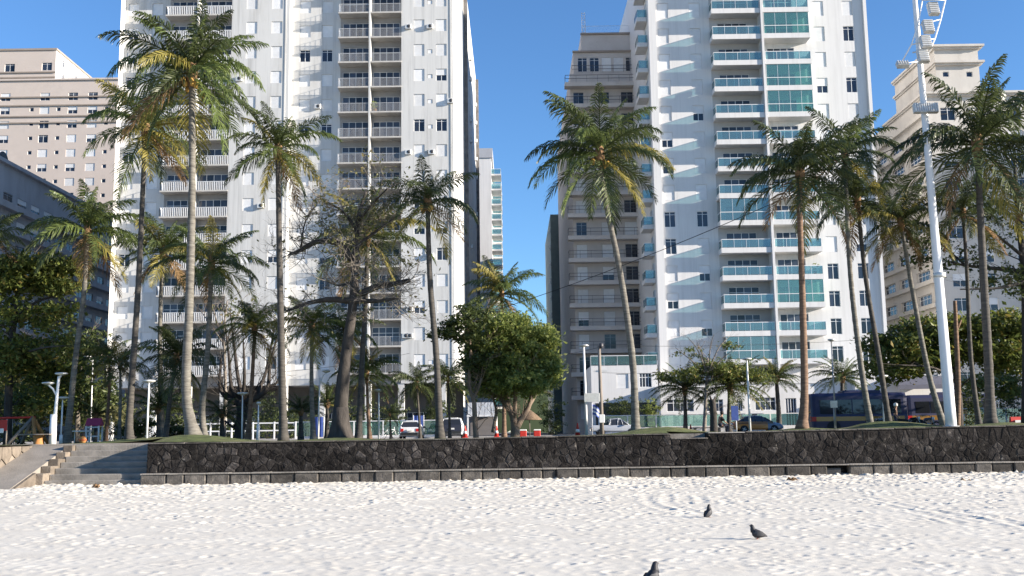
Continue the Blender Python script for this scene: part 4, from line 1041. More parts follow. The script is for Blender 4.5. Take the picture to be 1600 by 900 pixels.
GP = 'coconut palms on the promenade'
palm('tallest coconut palm at left with pale trunk, swollen mossy base and yellow coconuts', [(302, 690), (291, 610), (296, 470), (300, 300), (300, 118)], 45, 138, .235, n=30, seed=3, dead=1, yellow=2, flare=2.1, nuts=9)
palm('slim dark coconut palm directly left of the tallest palm, drooping crown', [(202, 690), (203, 640), (217, 430), (227, 205)], 50, 108, .19, 'palm_trunk_dark', n=26, seed=11, dead=2, yellow=2)
palm('palm with straight dark trunk left of the thick bare tree, before the left tower', [(443, 690), (440, 560), (437, 420), (434, 238)], 47, 88, .20, 'palm_trunk_dark', n=26, seed=14, dead=1, yellow=4)
palm('upright dark palm before the right corner of the left tower', [(688, 690), (682, 560), (672, 440), (668, 318)], 48, 86, .19, 'palm_trunk_dark', ('frond_deep',), n=20, seed=23, dead=1, yellow=3, nuts=4)
palm('bushy coconut palm over the almond tree at the far left, before the grey block', [(104, 690), (118, 560), (131, 460), (136, 365)], 56, 96, .20, n=26, seed=31, dead=3, yellow=3)
palm('coconut palm with hanging orange dead fronds between the two tall left trunks', [(254, 690), (250, 560), (251, 470), (255, 395)], 60, 68, .18, n=22, seed=37, dead=4, yellow=3)
palm('coconut palm just right of the tallest trunk, crown at mid height', [(321, 690), (316, 640), (325, 540), (330, 415)], 53, 84, .18, n=24, seed=41, dead=2, yellow=2)
palm('short dark leaning palm whose crown sits left behind the tallest trunk', [(258, 690), (266, 620), (276, 560)], 56, 66, .15, 'palm_trunk_dark', ('frond_deep',), n=20, seed=43, dead=0, yellow=1)
palm('short palm with green crown in front of the multi-stemmed pruned tree', [(387, 690), (393, 610), (398, 515)], 56, 52, .15, 'palm_trunk_brown', n=22, seed=47, dead=2, yellow=3)
palm('short palm left of the thick bare tree trunk, one yellow frond', [(490, 690), (487, 610), (487, 512)], 55, 56, .15, n=20, seed=53, dead=1, yellow=4)
palm('large palm crown tangled behind the bare tree branches', [(560, 690), (566, 560), (572, 460), (574, 372)], 54, 98, .18, 'palm_trunk_dark', ('frond_deep', 'frond_green'), n=24, seed=59, dead=2, yellow=4)
palm('young palm right of the thick bare tree trunk with orange lower fronds', [(578, 690), (575, 640), (573, 585)], 57, 48, .12, 'palm_trunk_brown', n=18, seed=61, dead=2, yellow=3)
palm('palm with drooping yellow fronds half hidden by the thick bare trunk', [(520, 690), (528, 600), (540, 520)], 57, 58, .14, 'palm_trunk_dark', n=18, seed=63, dead=4, yellow=5)
palm('bright palm rising behind the round green tree before the lane', [(788, 690), (787, 580), (784, 462)], 72, 62, .16, 'palm_trunk_brown', n=22, seed=67, dead=1, yellow=3)
palm('curved coconut palm standing alone before the taupe block', [(994, 690), (988, 560), (968, 420), (947, 320), (937, 245)], 46, 122, .195, n=28, seed=71, dead=0, yellow=1, tones=('frond_deep', 'frond_green'), nuts=3)
palm('coconut palm with rusty brown upper trunk in front of the teal balconies', [(1254, 690), (1257, 610), (1254, 470), (1250, 345), (1250, 275)], 46, 112, .20, 'palm_trunk_brown', ('frond_deep',), n=28, seed=79, dead=4, yellow=2, flare=2.0)
palm('slender palm with leaning trunk, upper one of the pair right of the rusty palm', [(1363, 690), (1345, 570), (1328, 420), (1320, 245)], 50, 92, .165, tones=('frond_deep', 'frond_green'), n=24, seed=83, dead=1, yellow=2)
palm('slender palm with leaning trunk, lower one of the pair right of the rusty palm', [(1392, 690), (1372, 550), (1352, 430), (1340, 315)], 52, 86, .165, 'palm_trunk_dark', ('frond_deep',), n=22, seed=89, dead=3, yellow=1)
palm('yellowing leaning palm left of the white floodlight mast', [(1478, 690), (1450, 580), (1425, 450), (1408, 350)], 52, 84, .165, 'palm_trunk', ('frond_deep', 'frond_yellow'), n=24, seed=97, dead=4, yellow=5)
palm('big dark coconut palm right of the white floodlight mast', [(1550, 690), (1544, 560), (1535, 400), (1527, 230)], 46, 142, .23, 'palm_trunk_dark', ('frond_deep',), n=28, seed=101, dead=4, yellow=1)
palm('thin bent palm between floodlight mast and the big dark palm', [(1532, 690), (1517, 560), (1511, 430), (1505, 335)], 52, 84, .14, 'palm_trunk_dark', ('frond_deep',), n=20, seed=103, dead=3, yellow=2)
palm('palm at the left picture edge with only its right fronds in view', [(-24, 690), (-22, 560), (-18, 455), (-16, 372)], 56, 52, .17, n=18, seed=107, dead=1, yellow=4)
palm('small palm with whitewashed trunk foot left of the slim dark palm', [(186, 690), (188, 630), (188, 572)], 58, 44, .11, 'palm_trunk', n=16, seed=109, dead=2, yellow=3)
palm('small palm with orange skirt beside the whitewashed one', [(165, 690), (170, 620), (171, 560)], 59, 46, .12, 'palm_trunk_brown', n=16, seed=113, dead=4, yellow=2)
palm('small dark palm left in front of the left tower ground floor, near the white hatchback', [(657, 690), (654, 640), (651, 600)], 72, 42, .11, 'palm_trunk_dark', ('frond_deep',), n=18, seed=127, dead=0, yellow=0)
palm('small dark palm behind the trunk of the upright palm near the navy car', [(703, 690), (702, 640), (700, 592)], 73, 42, .11, 'palm_trunk_dark', ('frond_deep',), n=18, seed=131, dead=0, yellow=1)
palm('tiny dark palm beside the street lamp left of the white hatchback', [(611, 690), (610, 668), (609, 648)], 74, 20, .09, 'palm_trunk_dark', ('frond_deep',), n=14, seed=133, dead=0, yellow=0)
GA = 'date palms along the far pavement'
dk = dict(group=GA, name='date_palm', stiff=True, classes=(1, 6), z0=1.5, tones=('frond_deep', 'frond_green'), dead=0, yellow=0)
palm('date palm with arching crown at the left of the row before the annex', [(1071, 680), (1071, 650), (1070, 610)], 96, 58, .24, 'palm_trunk_dark', n=34, seed=137, **dk)
palm('widest date palm of the row, right behind the blue parking sign', [(1140, 680), (1139, 650), (1140, 606)], 95, 74, .26, 'palm_trunk_dark', n=38, seed=139, **dk)
palm('date palm right of the orange taxi', [(1217, 680), (1217, 650), (1213, 592)], 98, 46, .30, 'palm_trunk_dark', n=32, seed=149, **dk)
palm('date palm above the rear of the blue bus', [(1316, 680), (1316, 640), (1316, 592)], 97, 48, .28, 'palm_trunk_dark', n=32, seed=151, **dk)
GC = 'low cycads and fan palms in the park'
cy = dict(group=GC, name='cycad', stiff=True, dead=0)
palm('bright green low cycad with brown skirt left of the tallest trunk', [(250, 690), (249, 670), (248, 640)], 60, 56, .22, 'palm_trunk_dark', n=28, seed=157, yellow=1, classes=(0, 5), **cy)
palm('dark low cycad right of the tallest palm trunk', [(348, 690), (347, 672), (347, 648)], 64, 40, .18, 'palm_trunk_dark', ('frond_deep',), n=24, seed=163, yellow=0, classes=(1, 6), **cy)
palm('dark low cycad right of the straight dark trunk', [(470, 690), (470, 672), (470, 644)], 66, 40, .18, 'palm_trunk_dark', ('frond_deep',), n=24, seed=167, yellow=0, classes=(0, 5), **cy)
palm('dark low cycad left beside the thick bare tree trunk', [(511, 690), (511, 672), (511, 632)], 68, 44, .18, 'palm_trunk_dark', ('frond_deep',), n=24, seed=169, yellow=0, classes=(0, 5), **cy)
palm('low cycad at the foot of the lamp near the playground', [(150, 690), (150, 676), (150, 650)], 62, 36, .16, 'palm_trunk_dark', ('frond_deep', 'frond_green'), n=22, seed=173, yellow=0, classes=(0, 5), **cy)
# unseen palms added beyond the right edge of the frame for shade
palm('unseen coconut palm added for shade beyond the right picture edge, nearer the wall', [(1700, 690), (1698, 500), (1690, 250)], 46, 120, .2, 'palm_trunk_dark', ('frond_deep',), n=24, seed=181, dead=2, yellow=1)
palm('unseen coconut palm added for shade beyond the right picture edge, farther back', [(1790, 690), (1788, 500), (1780, 330)], 52, 100, .2, 'palm_trunk_dark', ('frond_deep',), n=24, seed=183, dead=2, yellow=1)

# ---------------------------------------------------------------- broadleaf trees
def leaf_mesh(name, cen, size, mat, seed, flat=.35):
    """cen (N,3): one folded leaf (two triangles) at each point"""
    g_ = np.random.default_rng(seed); n = len(cen)
    nrm = g_.normal(size=(n, 3)); nrm[:, 2] = np.abs(nrm[:, 2]) + flat; nrm /= np.linalg.norm(nrm, axis=1)[:, None]
    a = np.cross(nrm, g_.normal(size=(n, 3))); a /= np.linalg.norm(a, axis=1)[:, None]; b_ = np.cross(nrm, a)
    s = size * g_.uniform(.45, 1.6, n)[:, None]
    v = np.stack([cen - a * s, cen + b_ * s * .5 - nrm * s * .15, cen + a * s, cen - b_ * s * .5 - nrm * s * .15], 1).reshape(-1, 3)
    f = np.arange(n * 4).reshape(-1, 4)
    return np_mesh(name, v, f, M[mat], False)
def clump_points(ells, per, sub, seed, ssz):
    """points gathered in small sub-clumps inside ellipsoids (c, r)"""
    g_ = np.random.default_rng(seed); out = []
    for c, r_, wgt in ells:
        ns = max(int(sub * wgt), 3); d = g_.normal(size=(ns, 3)); d /= np.linalg.norm(d, axis=1)[:, None]
        rad = g_.uniform(.15, 1.22, ns) ** .6; sc = np.array(c) + d * rad[:, None] * np.array(r_)
        for q in sc: 
            k = int(per * g_.uniform(.4, 1.6)); out.append(q + g_.normal(size=(k, 3)) * ssz * np.array([1, 1, .55]))
    return np.concatenate(out)
def branch(mb, p, d, length, r, depth, r_, up=.1, spread=.8, kids=(3, 4), twist=.35, tips=None, n=4, taper=.45):
    pts = [p]; k = max(3, int(length / .35)) if depth > 1 else 3; k = min(k, 7)
    rad = [r]
    for i in range(k):
        d = (d + Vector((r_.gauss(0, twist), r_.gauss(0, twist), r_.gauss(0, twist) * .7 + up)) * .45).normalized()
        pts.append(pts[-1] + d * length / k); rad.append(r * (1 - (1 - taper) * (i + 1) / k))
    mb.tube(pts, rad, n if r > .03 else 3, cap=False)
    if depth == 0:
        if tips is not None: tips.append(pts[-1])
        return
    for j in range(r_.randint(*kids)):
        t = r_.uniform(.3, 1.0); i = min(int(t * k), k - 1); q = pts[i].lerp(pts[i + 1], t * k - i)
        dd = (d * (1 - spread * .5) + Vector((r_.gauss(0, 1), r_.gauss(0, 1), r_.gauss(0, .55) + .1)) * spread * .6).normalized()
        branch(mb, q, dd, length * r_.uniform(.45, .72), r * r_.uniform(.42, .6), depth - 1, r_, up, spread, kids, twist, tips, n, taper)
def limb(mb, pts, r0, r1, n=8):
    P = [Vector(p) for p in pts]; Q = [P[0] * 2 - P[1]] + P + [P[-1] * 2 - P[-2]]; C = []
    for i in range(1, len(Q) - 2):
        for k in range(5):
            t = k / 5; a, b_, c, d = Q[i - 1], Q[i], Q[i + 1], Q[i + 2]
            C.append(.5 * ((2 * b_) + (c - a) * t + (2 * a - 5 * b_ + 4 * c - d) * t * t + (3 * b_ - a - 3 * c + d) * t ** 3))
    C.append(P[-1]); m_ = len(C) - 1
    mb.tube(C, [r0 + (r1 - r0) * i / m_ for i in range(m_ + 1)], n); return C
def P3(px, py, Y, o): return at(px, py, Y) - o

# big half-bare almond tree with tiers of crooked branches
def bare_tree():
    Y = 50; base = at(531, 688, Y); base.z = gz(base.x, Y) - .1
    o = thing('almond_tree', 'thick old almond tree with nearly bare tiered branches left of centre', 'tree', base); r_ = random.Random(4)
    tb = MB(); p = lambda x, y, dy=0: P3(x, y, Y + dy, base)
    tr_ = limb(tb, [(0, 0, 0), p(532, 655), p(540, 560), p(552, 470), p(556, 395), p(560, 340), p(572, 300)], .38, .06, 12)
    tb.lathe([(.80, -.1), (.60, .3), (.44, .9), (.37, 1.6)], 12, (.03, 0, 0))
    tw = MB(); tips = []
    L_ = [([p(550, 405), p(528, 380), p(495, 378), p(468, 392), p(452, 398)], .20, .07), ([p(552, 470), p(515, 468), p(480, 474), p(448, 486)], .18, .06),
          ([p(556, 462), p(590, 448), p(615, 444), p(641, 438)], .18, .12), ([p(553, 470), p(590, 470, -1.5), p(622, 466, -2)], .15, .06), ([p(552, 440), p(530, 446, 1.5), p(512, 440, 3)], .09, .03),
          ([p(557, 385), p(590, 360), p(625, 335)], .10, .03), ([p(558, 360), p(535, 330), p(500, 310)], .09, .03), ([p(560, 345), p(585, 315, -2), p(605, 295, -3)], .08, .03), ([p(557, 400), p(560, 380, 3), p(580, 352, 4.5)], .09, .03),
          ([p(554, 430), p(560, 425, -2.5), p(530, 410, -4)], .09, .03), ([p(470, 388), p(476, 350), p(490, 325)], .05, .02)]
    for pts, a, b_ in L_:
        C = limb(tb, pts, a, b_, 7)
        for i in range(len(C)):
            for _ in range(2 if i > 3 else 1):
                t = C[i]; d = (C[min(i + 1, len(C) - 1)] - C[max(i - 1, 0)]).normalized()
                dd = (d * .6 + Vector((r_.gauss(0, .9), r_.gauss(0, .9), r_.gauss(.15, .55)))).normalized()
                branch(tw, t, dd, r_.uniform(.8, 1.7), .026, 2, r_, .12, .9, (2, 4), .55, tips)
    tb.build('trunk', M['bark_dark'], o); tw.build('twigs', M['bark_twig'], o)
    g_ = np.random.default_rng(8); T_ = np.array([tuple(t) for t in tips]); sel = T_[g_.random(len(T_)) < .16]
    hi = T_[(T_[:, 2] > T_[:, 2].max() * .62) & (np.abs(T_[:, 0] - p(575, 330).x) < 2.6)]
    sel = np.concatenate([np.repeat(sel, 2, 0), np.repeat(hi, 2, 0)])
    cen = sel + g_.normal(size=sel.shape) * .17
    link('crown', leaf_mesh('crown', cen, .085, 'leaf_olive', 5), o)
bare_tree()

def leafy(label, base, limbs, ells, per, sub, ssz, lsz, mat, bark, seed, r0=.2, name='broadleaf_tree', twigs=True, group=None, gzv=None):
    o = thing(name, label, 'tree', base, 0, group); r_ = random.Random(seed); tb = MB(); tips = []
    for pts, a, b_ in limbs:
        C = limb(tb, [Vector(q) - base for q in pts], a, b_, 8)
        if twigs:
            for i in range(2, len(C)):
                if r_.random() < .75:
                    d = (C[min(i + 1, len(C) - 1)] - C[i - 1]).normalized()
                    branch(tb, C[i], (d + Vector((r_.gauss(0, .8), r_.gauss(0, .8), r_.gauss(.2, .4)))).normalized(), r_.uniform(.8, 1.8), b_ * .55, 2, r_, .1, .8, (2, 3), .4, tips)
    tb.build('trunk', M[bark], o)
    E_ = [(np.array(c) - np.array(base), r__, wg) for c, r__, wg in ells]
    link('crown', leaf_mesh('crown', clump_points(E_, per, sub, seed, ssz), lsz, mat, seed), o)
    return o
def A(px, py, Y): return at(px, py, Y)
def ell(px, py, Y, rx_, ry_, wgt=1, dy=None):
    k = Y / 1600; return (tuple(at(px, py, Y)), (rx_ * k, (dy or rx_) * k, ry_ * k), wgt)
def gb(px, Y):
    b_ = at(px, 690, Y); b_.z = gz(b_.x, Y) - .1; return b_

# round green tree before the lane
Y = 62; B = gb(805, Y)
leafy('dense round green tree with forked brown stems at the lane mouth', B,
      [([B, A(804, 660, Y), A(797, 640, Y), A(782, 618, Y), A(772, 580, Y)], .30, .07), ([A(806, 668, Y), A(816, 652, Y), A(828, 630, Y), A(832, 590, Y)], .24, .07), ([A(804, 655, Y), A(806, 610, Y - 1), A(812, 560, Y - 2)], .16, .05),
       ([A(798, 645, Y), A(790, 610, Y + 2), A(785, 560, Y + 3)], .16, .05), ([A(820, 645, Y), A(838, 615, Y + 1), A(850, 580, Y + 1)], .12, .04), ([A(770, 676, Y), A(775, 640, Y), A(765, 610, Y)], .12, .05)],
      [ell(800, 560, Y, 66, 52, 3), ell(765, 545, Y, 45, 42, 1.6), ell(838, 575, Y, 34, 34, 1.2), ell(800, 515, Y, 46, 24, 1.2), ell(770, 600, Y, 38, 24, 1), ell(842, 535, Y, 30, 26, .9), ell(858, 580, Y - 1, 18, 20, .5), ell(815, 600, Y - 2, 40, 16, .8)],
      34, 95, .26, .115, 'leaf_fresh', 'bark_brown', 201)
# dark tree whose branch reaches left over the navy car
Y = 60; B = gb(744, Y)
leafy('thin dark-leaved tree with bare forked stem between the navy car and the round tree', B,
      [([B, A(742, 655, Y), A(740, 625, Y), A(733, 600, Y), A(735, 540, Y), A(726, 500, Y)], .17, .05), ([A(740, 622, Y), A(748, 605, Y), A(752, 590, Y)], .10, .06), ([A(735, 540, Y), A(712, 520, Y), A(690, 512, Y)], .05, .02)],
      [ell(722, 520, Y, 30, 16, .9), ell(690, 522, Y, 20, 9, .4), ell(735, 490, Y, 32, 18, .9), ell(745, 560, Y, 24, 34, .9), ell(705, 505, Y, 18, 8, .3)], 26, 46, .2, .11, 'leaf_dark', 'bark_brown', 203, name='broadleaf_tree')
# almond trees at the left, in tiers
Y = 58; B = gb(12, Y)
leafy('tiered almond tree with bright top leaves at the far left edge', B,
      [([B, A(14, 600, Y), A(20, 520, Y), A(28, 450, Y), A(35, 415, Y)], .26, .08), ([A(22, 500, Y), A(60, 470, Y), A(110, 460, Y)], .10, .03), ([A(20, 520, Y), A(-20, 490, Y), A(-50, 470, Y)], .10, .03), ([A(17, 560, Y), A(60, 545, Y - 2), A(100, 540, Y - 3)], .09, .03), ([A(27, 450, Y), A(70, 430, Y + 2), A(110, 425, Y + 3)], .08, .03)],
      [ell(55, 415, Y, 75, 12, 2.2, 60), ell(20, 440, Y, 70, 18, 1.6, 60), ell(90, 445, Y, 40, 14, .8, 40), ell(40, 490, Y, 75, 22, 1.3, 60), ell(60, 550, Y, 70, 34, 1.6, 60), ell(10, 560, Y, 60, 40, 1.4, 60), ell(90, 600, Y + 2, 50, 34, 1.1, 50), ell(40, 620, Y + 4, 60, 24, 1.0, 50)],
      24, 60, .30, .145, 'leaf_almond', 'bark_dark', 207, name='almond_tree')
Y = 66; B = gb(120, Y)
leafy('dark leafy tree behind the twin-armed white lamp on the left', B,
      [([B, A(122, 640, Y), A(126, 590, Y), A(130, 540, Y)], .2, .06), ([A(124, 610, Y), A(100, 570, Y), A(80, 550, Y)], .09, .03), ([A(125, 600, Y), A(150, 575, Y), A(160, 550, Y)], .08, .03)],
      [ell(120, 600, Y, 52, 40, 1.8), ell(80, 620, Y, 40, 30, 1), ell(125, 540, Y, 44, 30, 1.2), ell(155, 620, Y, 24, 26, .6), ell(60, 580, Y, 40, 30, .9)], 30, 56, .25, .12, 'leaf_dark', 'bark_grey', 209)
Y = 72; B = gb(60, Y)
leafy('olive bushy tree filling the background behind the swing frame', B,
      [([B, A(62, 640, Y), A(60, 590, Y), A(64, 540, Y)], .2, .06), ([A(61, 620, Y), A(30, 590, Y)], .09, .03), ([A(61, 610, Y), A(100, 580, Y)], .09, .03)],
      [ell(60, 590, Y, 60, 46, 2), ell(15, 610, Y, 40, 40, 1.2), ell(40, 640, Y, 60, 20, 1.2), ell(100, 640, Y, 50, 18, 1), ell(160, 648, Y + 1, 50, 16, .8)], 28, 56, .28, .13, 'leaf_olive', 'bark_grey', 211)
# pruned tree with many upright stems
Y = 66; B = gb(372, Y); o_ = B
leafy('pollarded tree with a bowl of upright bare stems behind the short palm', B,
      [([B, A(376, 660, Y), A(378, 625, Y)], .34, .30), ([A(376, 632, Y), A(356, 622, Y), A(344, 605, Y), A(345, 560, Y)], .22, .07), ([A(378, 625, Y), A(362, 605, Y), A(358, 560, Y), A(352, 510, Y)], .17, .05),
       ([A(380, 620, Y), A(372, 590, Y), A(366, 540, Y), A(360, 490, Y)], .16, .05), ([A(380, 625, Y), A(382, 580, Y - 1), A(380, 530, Y - 1)], .14, .05), ([A(382, 628, Y), A(400, 622, Y), A(418, 606, Y), A(422, 570, Y), A(432, 530, Y)], .22, .06),
       ([A(400, 620, Y), A(416, 580, Y + 1), A(424, 540, Y + 1), A(430, 500, Y + 1)], .13, .05), ([A(420, 604, Y), A(434, 596, Y), A(438, 570, Y)], .10, .05)],
      [ell(365, 490, Y, 45, 30, .35), ell(420, 640, Y, 30, 18, .5), ell(430, 520, Y, 25, 22, .2)], 14, 50, .25, .10, 'leaf_olive', 'bark_dark', 213, name='pollarded_tree')
Y = 70; B = gb(350, Y)
leafy('tree of bare mauve twigs behind the palms left of the pollarded tree', B, [([B, A(352, 600, Y), A(350, 520, Y), A(355, 470, Y)], .14, .05)] + [([A(351, 540, Y), A(351 + d * .5, 510, Y), A(351 + d, 470 + abs(d) * .3, Y + e)], .06, .03) for d, e in ((-40, 1), (-20, -2), (25, 2), (50, -1), (70, 1))],
      [ell(360, 480, Y, 50, 25, .15)], 6, 30, .3, .09, 'leaf_olive', 'bark_twig', 215, name='bare_tree')
# almond on the right with a flat canopy, and bare-branched one above it
Y = 60; B = gb(1500, Y)
leafy('wide flat-topped almond tree canopy across the right side', B,
      [([B, A(1498, 620, Y), A(1490, 560, Y), A(1480, 520, Y)], .26, .09), ([A(1492, 565, Y), A(1440, 540, Y), A(1380, 535, Y)], .11, .04), ([A(1490, 560, Y), A(1550, 530, Y), A(1610, 520, Y)], .11, .04), ([A(1496, 600, Y), A(1460, 575, Y - 2), A(1400, 570, Y - 3)], .09, .03)],
      [ell(1400, 540, Y, 50, 16, 1.3, 60), ell(1470, 512, Y, 70, 16, 1.8, 60), ell(1560, 508, Y, 60, 18, 1.6, 60), ell(1390, 575, Y, 40, 18, .9, 50), ell(1440, 560, Y, 55, 24, 1.4, 60), ell(1520, 550, Y, 60, 26, 1.4, 60), ell(1590, 560, Y, 50, 30, 1.3, 60), ell(1560, 600, Y + 6, 50, 20, .8, 40), ell(1620, 530, Y, 40, 30, .9)],
      26, 62, .32, .15, 'leaf_almond', 'bark_dark', 217, name='almond_tree')
Y = 54; B = gb(1605, Y)
leafy('nearly bare dark almond tree at the right edge with horizontal limbs', B,
      [([B, A(1604, 560, Y), A(1600, 430, Y), A(1590, 330, Y), A(1585, 250, Y)], .28, .08), ([A(1600, 425, Y), A(1560, 420, Y), A(1510, 415, Y), A(1480, 408, Y)], .14, .04), ([A(1598, 400, Y), A(1560, 370, Y - 1), A(1520, 345, Y - 1)], .10, .03), ([A(1594, 350, Y), A(1560, 320, Y + 1), A(1530, 295, Y + 1)], .09, .03),
       ([A(1601, 440, Y), A(1560, 450, Y - 2), A(1500, 452, Y - 2)], .10, .03), ([A(1590, 320, Y), A(1575, 280, Y), A(1560, 250, Y)], .07, .03), ([A(1600, 420, Y), A(1640, 400, Y), A(1690, 380, Y)], .12, .04), ([A(1510, 416, Y), A(1470, 380, Y + 1), A(1440, 350, Y + 1)], .06, .02)],
      [ell(1560, 350, Y, 70, 60, .5, 40), ell(1500, 400, Y, 60, 25, .4, 40), ell(1450, 385, Y, 45, 40, .5, 40), ell(1580, 440, Y, 50, 20, .6), ell(1540, 300, Y, 40, 40, .4)], 22, 60, .3, .11, 'leaf_dark', 'bark_dark', 219, name='almond_tree')
# small almond with spreading bare top before the annex
Y = 93; B = at(1100, 676, Y); B.z = 1.5
leafy('flat spreading tree with bare upper twigs between the date palms', B,
      [([B, A(1102, 640, Y), A(1104, 600, Y), A(1106, 560, Y)], .2, .08)] + [([A(1105, 585, Y), A(1105 + d * .5, 565 - e, Y), A(1105 + d, 545 - e, Y + f)], .08, .02) for d, e, f in ((-50, 2, 0), (-30, 18, 1), (10, 22, -1), (35, 20, 1), (50, 6, -1), (-15, 10, -2))],
      [ell(1110, 575, Y, 44, 12, 1.1), ell(1060, 588, Y, 36, 10, .8), ell(1140, 582, Y, 34, 12, .8), ell(1180, 590, Y + 1, 30, 14, .8), ell(1075, 550, Y, 30, 8, .15), ell(1145, 540, Y, 16, 4, .12)], 24, 60, .26, .12, 'leaf_almond', 'bark_twig', 221, name='almond_tree')
# unseen trees added beyond the right edge of the frame to shade the buses
for k_, (mx_, my_, hh_) in enumerate(((46, 78, 9.5), (53, 75.5, 11), (61, 74, 12), (50, 64, 10.5), (42, 61, 8.5))):
    B = Vector((mx_, my_, gz(mx_, my_) if my_ < 70 else 1.42))
    leafy(('unseen dense tree added for shade past the right frame edge, nearest the buses', 'unseen dense tree added for shade past the right frame edge, second along the avenue', 'unseen dense tree added for shade past the right frame edge, third along the avenue', 'unseen dense tree added for shade past the right frame edge, nearer the sea', 'unseen small dense tree added for shade past the right frame edge')[k_], B,
          [([B, B + Vector((.1, 0, hh_ * .3)), B + Vector((0, .2, hh_ * .6))], .24, .1)], [(tuple(B + Vector((0, 0, hh_ * .62))), (3.6, 3.4, hh_ * .36), 3), (tuple(B + Vector((1, 1, hh_ * .35))), (2.6, 2.8, hh_ * .2), 1.2)], 30, 80, .35, .16, 'leaf_dark', 'bark_grey', 500 + k_)
# hedge and shrubs
def shrub(label, px, py, Y, rx_, ry_, mat, seed, dens=1.0, name='shrub', cat='shrub', z0=None):
    c = at(px, py, Y); base = Vector((c.x, Y, gz(c.x, Y) if z0 is None else z0)); o = thing(name, label, cat, base)
    k = Y / 1600; h = max(c.z - base.z, .2); E_ = [((0, 0, h), (rx_ * k, min(rx_ * k, 1.4), max(ry_ * k, .2)), dens), ((0, 0, h * .5), (rx_ * k * .85, min(rx_ * k, 1.2), max(h * .5, .2)), dens * .6)]
    link('foliage', leaf_mesh('foliage', clump_points(E_, 26, 46, seed, .16), .09, mat, seed), o)
    tb = MB(); r_ = random.Random(seed)
    for i in range(5): tb.tube([(r_.uniform(-.5, .5) * rx_ * k * .5, 0, -.05), (r_.uniform(-1, 1) * rx_ * k * .6, r_.uniform(-.3, .3), h)], [.03, .012], 4)
    tb.build('stems', M['bark_dark'], o); return o
shrub('dark hedge mass under the podium terrace behind the pickup', 975, 636, 104, 36, 14, 'leaf_dark', 301, 1.6, 'hedge', 'hedge', 1.5)
shrub('shrub under the podium terrace right of the lone curved palm', 1018, 638, 104, 14, 14, 'leaf_fresh', 303, .8, z0=1.5)
shrub('dark shrub behind the fence right of the navy car', 690, 640, 103, 18, 14, 'leaf_dark', 305, .8, z0=1.5)
shrub('dark leafy shrub left of the white hatchback behind the fence', 672, 646, 103, 10, 10, 'leaf_dark', 307, .5, z0=1.5)
shrub('dark shrubs behind the fence left of the thick bare tree', 455, 655, 102, 40, 18, 'leaf_dark', 309, 1.2, z0=1.5)
shrub('dark undergrowth at the foot of the slim dark palm', 215, 662, 66, 34, 22, 'leaf_dark', 311, 1.2)
shrub('low dark shrub under the cycad left of the tallest palm', 282, 668, 68, 30, 16, 'leaf_dark', 313, 1.0)
shrub('dark bush in the shade at the lane mouth right of the round tree', 862, 640, 96, 22, 36, 'leaf_dark', 315, 1.3, z0=1.5)
shrub('dark shrubs in the shade right of the floodlight mast', 1510, 622, 74, 30, 22, 'leaf_dark', 317, 1.2)
shrub('dark shrubs at the right edge above the green glass fence', 1580, 612, 80, 34, 24, 'leaf_dark', 319, 1.2)
shrub('dark shrubs under the pollarded tree behind the rail fence', 360, 660, 100, 60, 16, 'leaf_dark', 331, 1.4, z0=1.5)
shrub('tall dark bush in the left tower forecourt behind the dark-trunked palm', 425, 640, 106, 34, 26, 'leaf_dark', 333, 1.3, z0=1.5)
shrub('dark bush in the left tower forecourt behind the bicycle', 600, 645, 106, 36, 22, 'leaf_dark', 335, 1.2, z0=1.5)
shrub('dark bush filling the forecourt left of the slim dark palm', 175, 640, 84, 34, 30, 'leaf_dark', 337, 1.4, z0=1.5)
shrub('dark bush behind the cycad with brown skirt', 262, 640, 84, 44, 24, 'leaf_dark', 339, 1.3, z0=1.5)
shrub('dark bush in the forecourt behind the thick bare trunk', 545, 640, 106, 36, 26, 'leaf_dark', 341, 1.2, z0=1.5)
shrub('dark undergrowth at the left between swing frame and lamp', 30, 660, 70, 50, 16, 'leaf_dark', 321, 1.2)
shrub('bushy green clump left of the whitewashed small palm', 132, 640, 70, 26, 20, 'leaf_dark', 323, 1.0)
# ================================================================ street furniture
def ground_at(px, Y, z0=None):
    p = at(px, 690, Y); return Vector((p.x, Y, gz(p.x, Y) if z0 is None else z0))

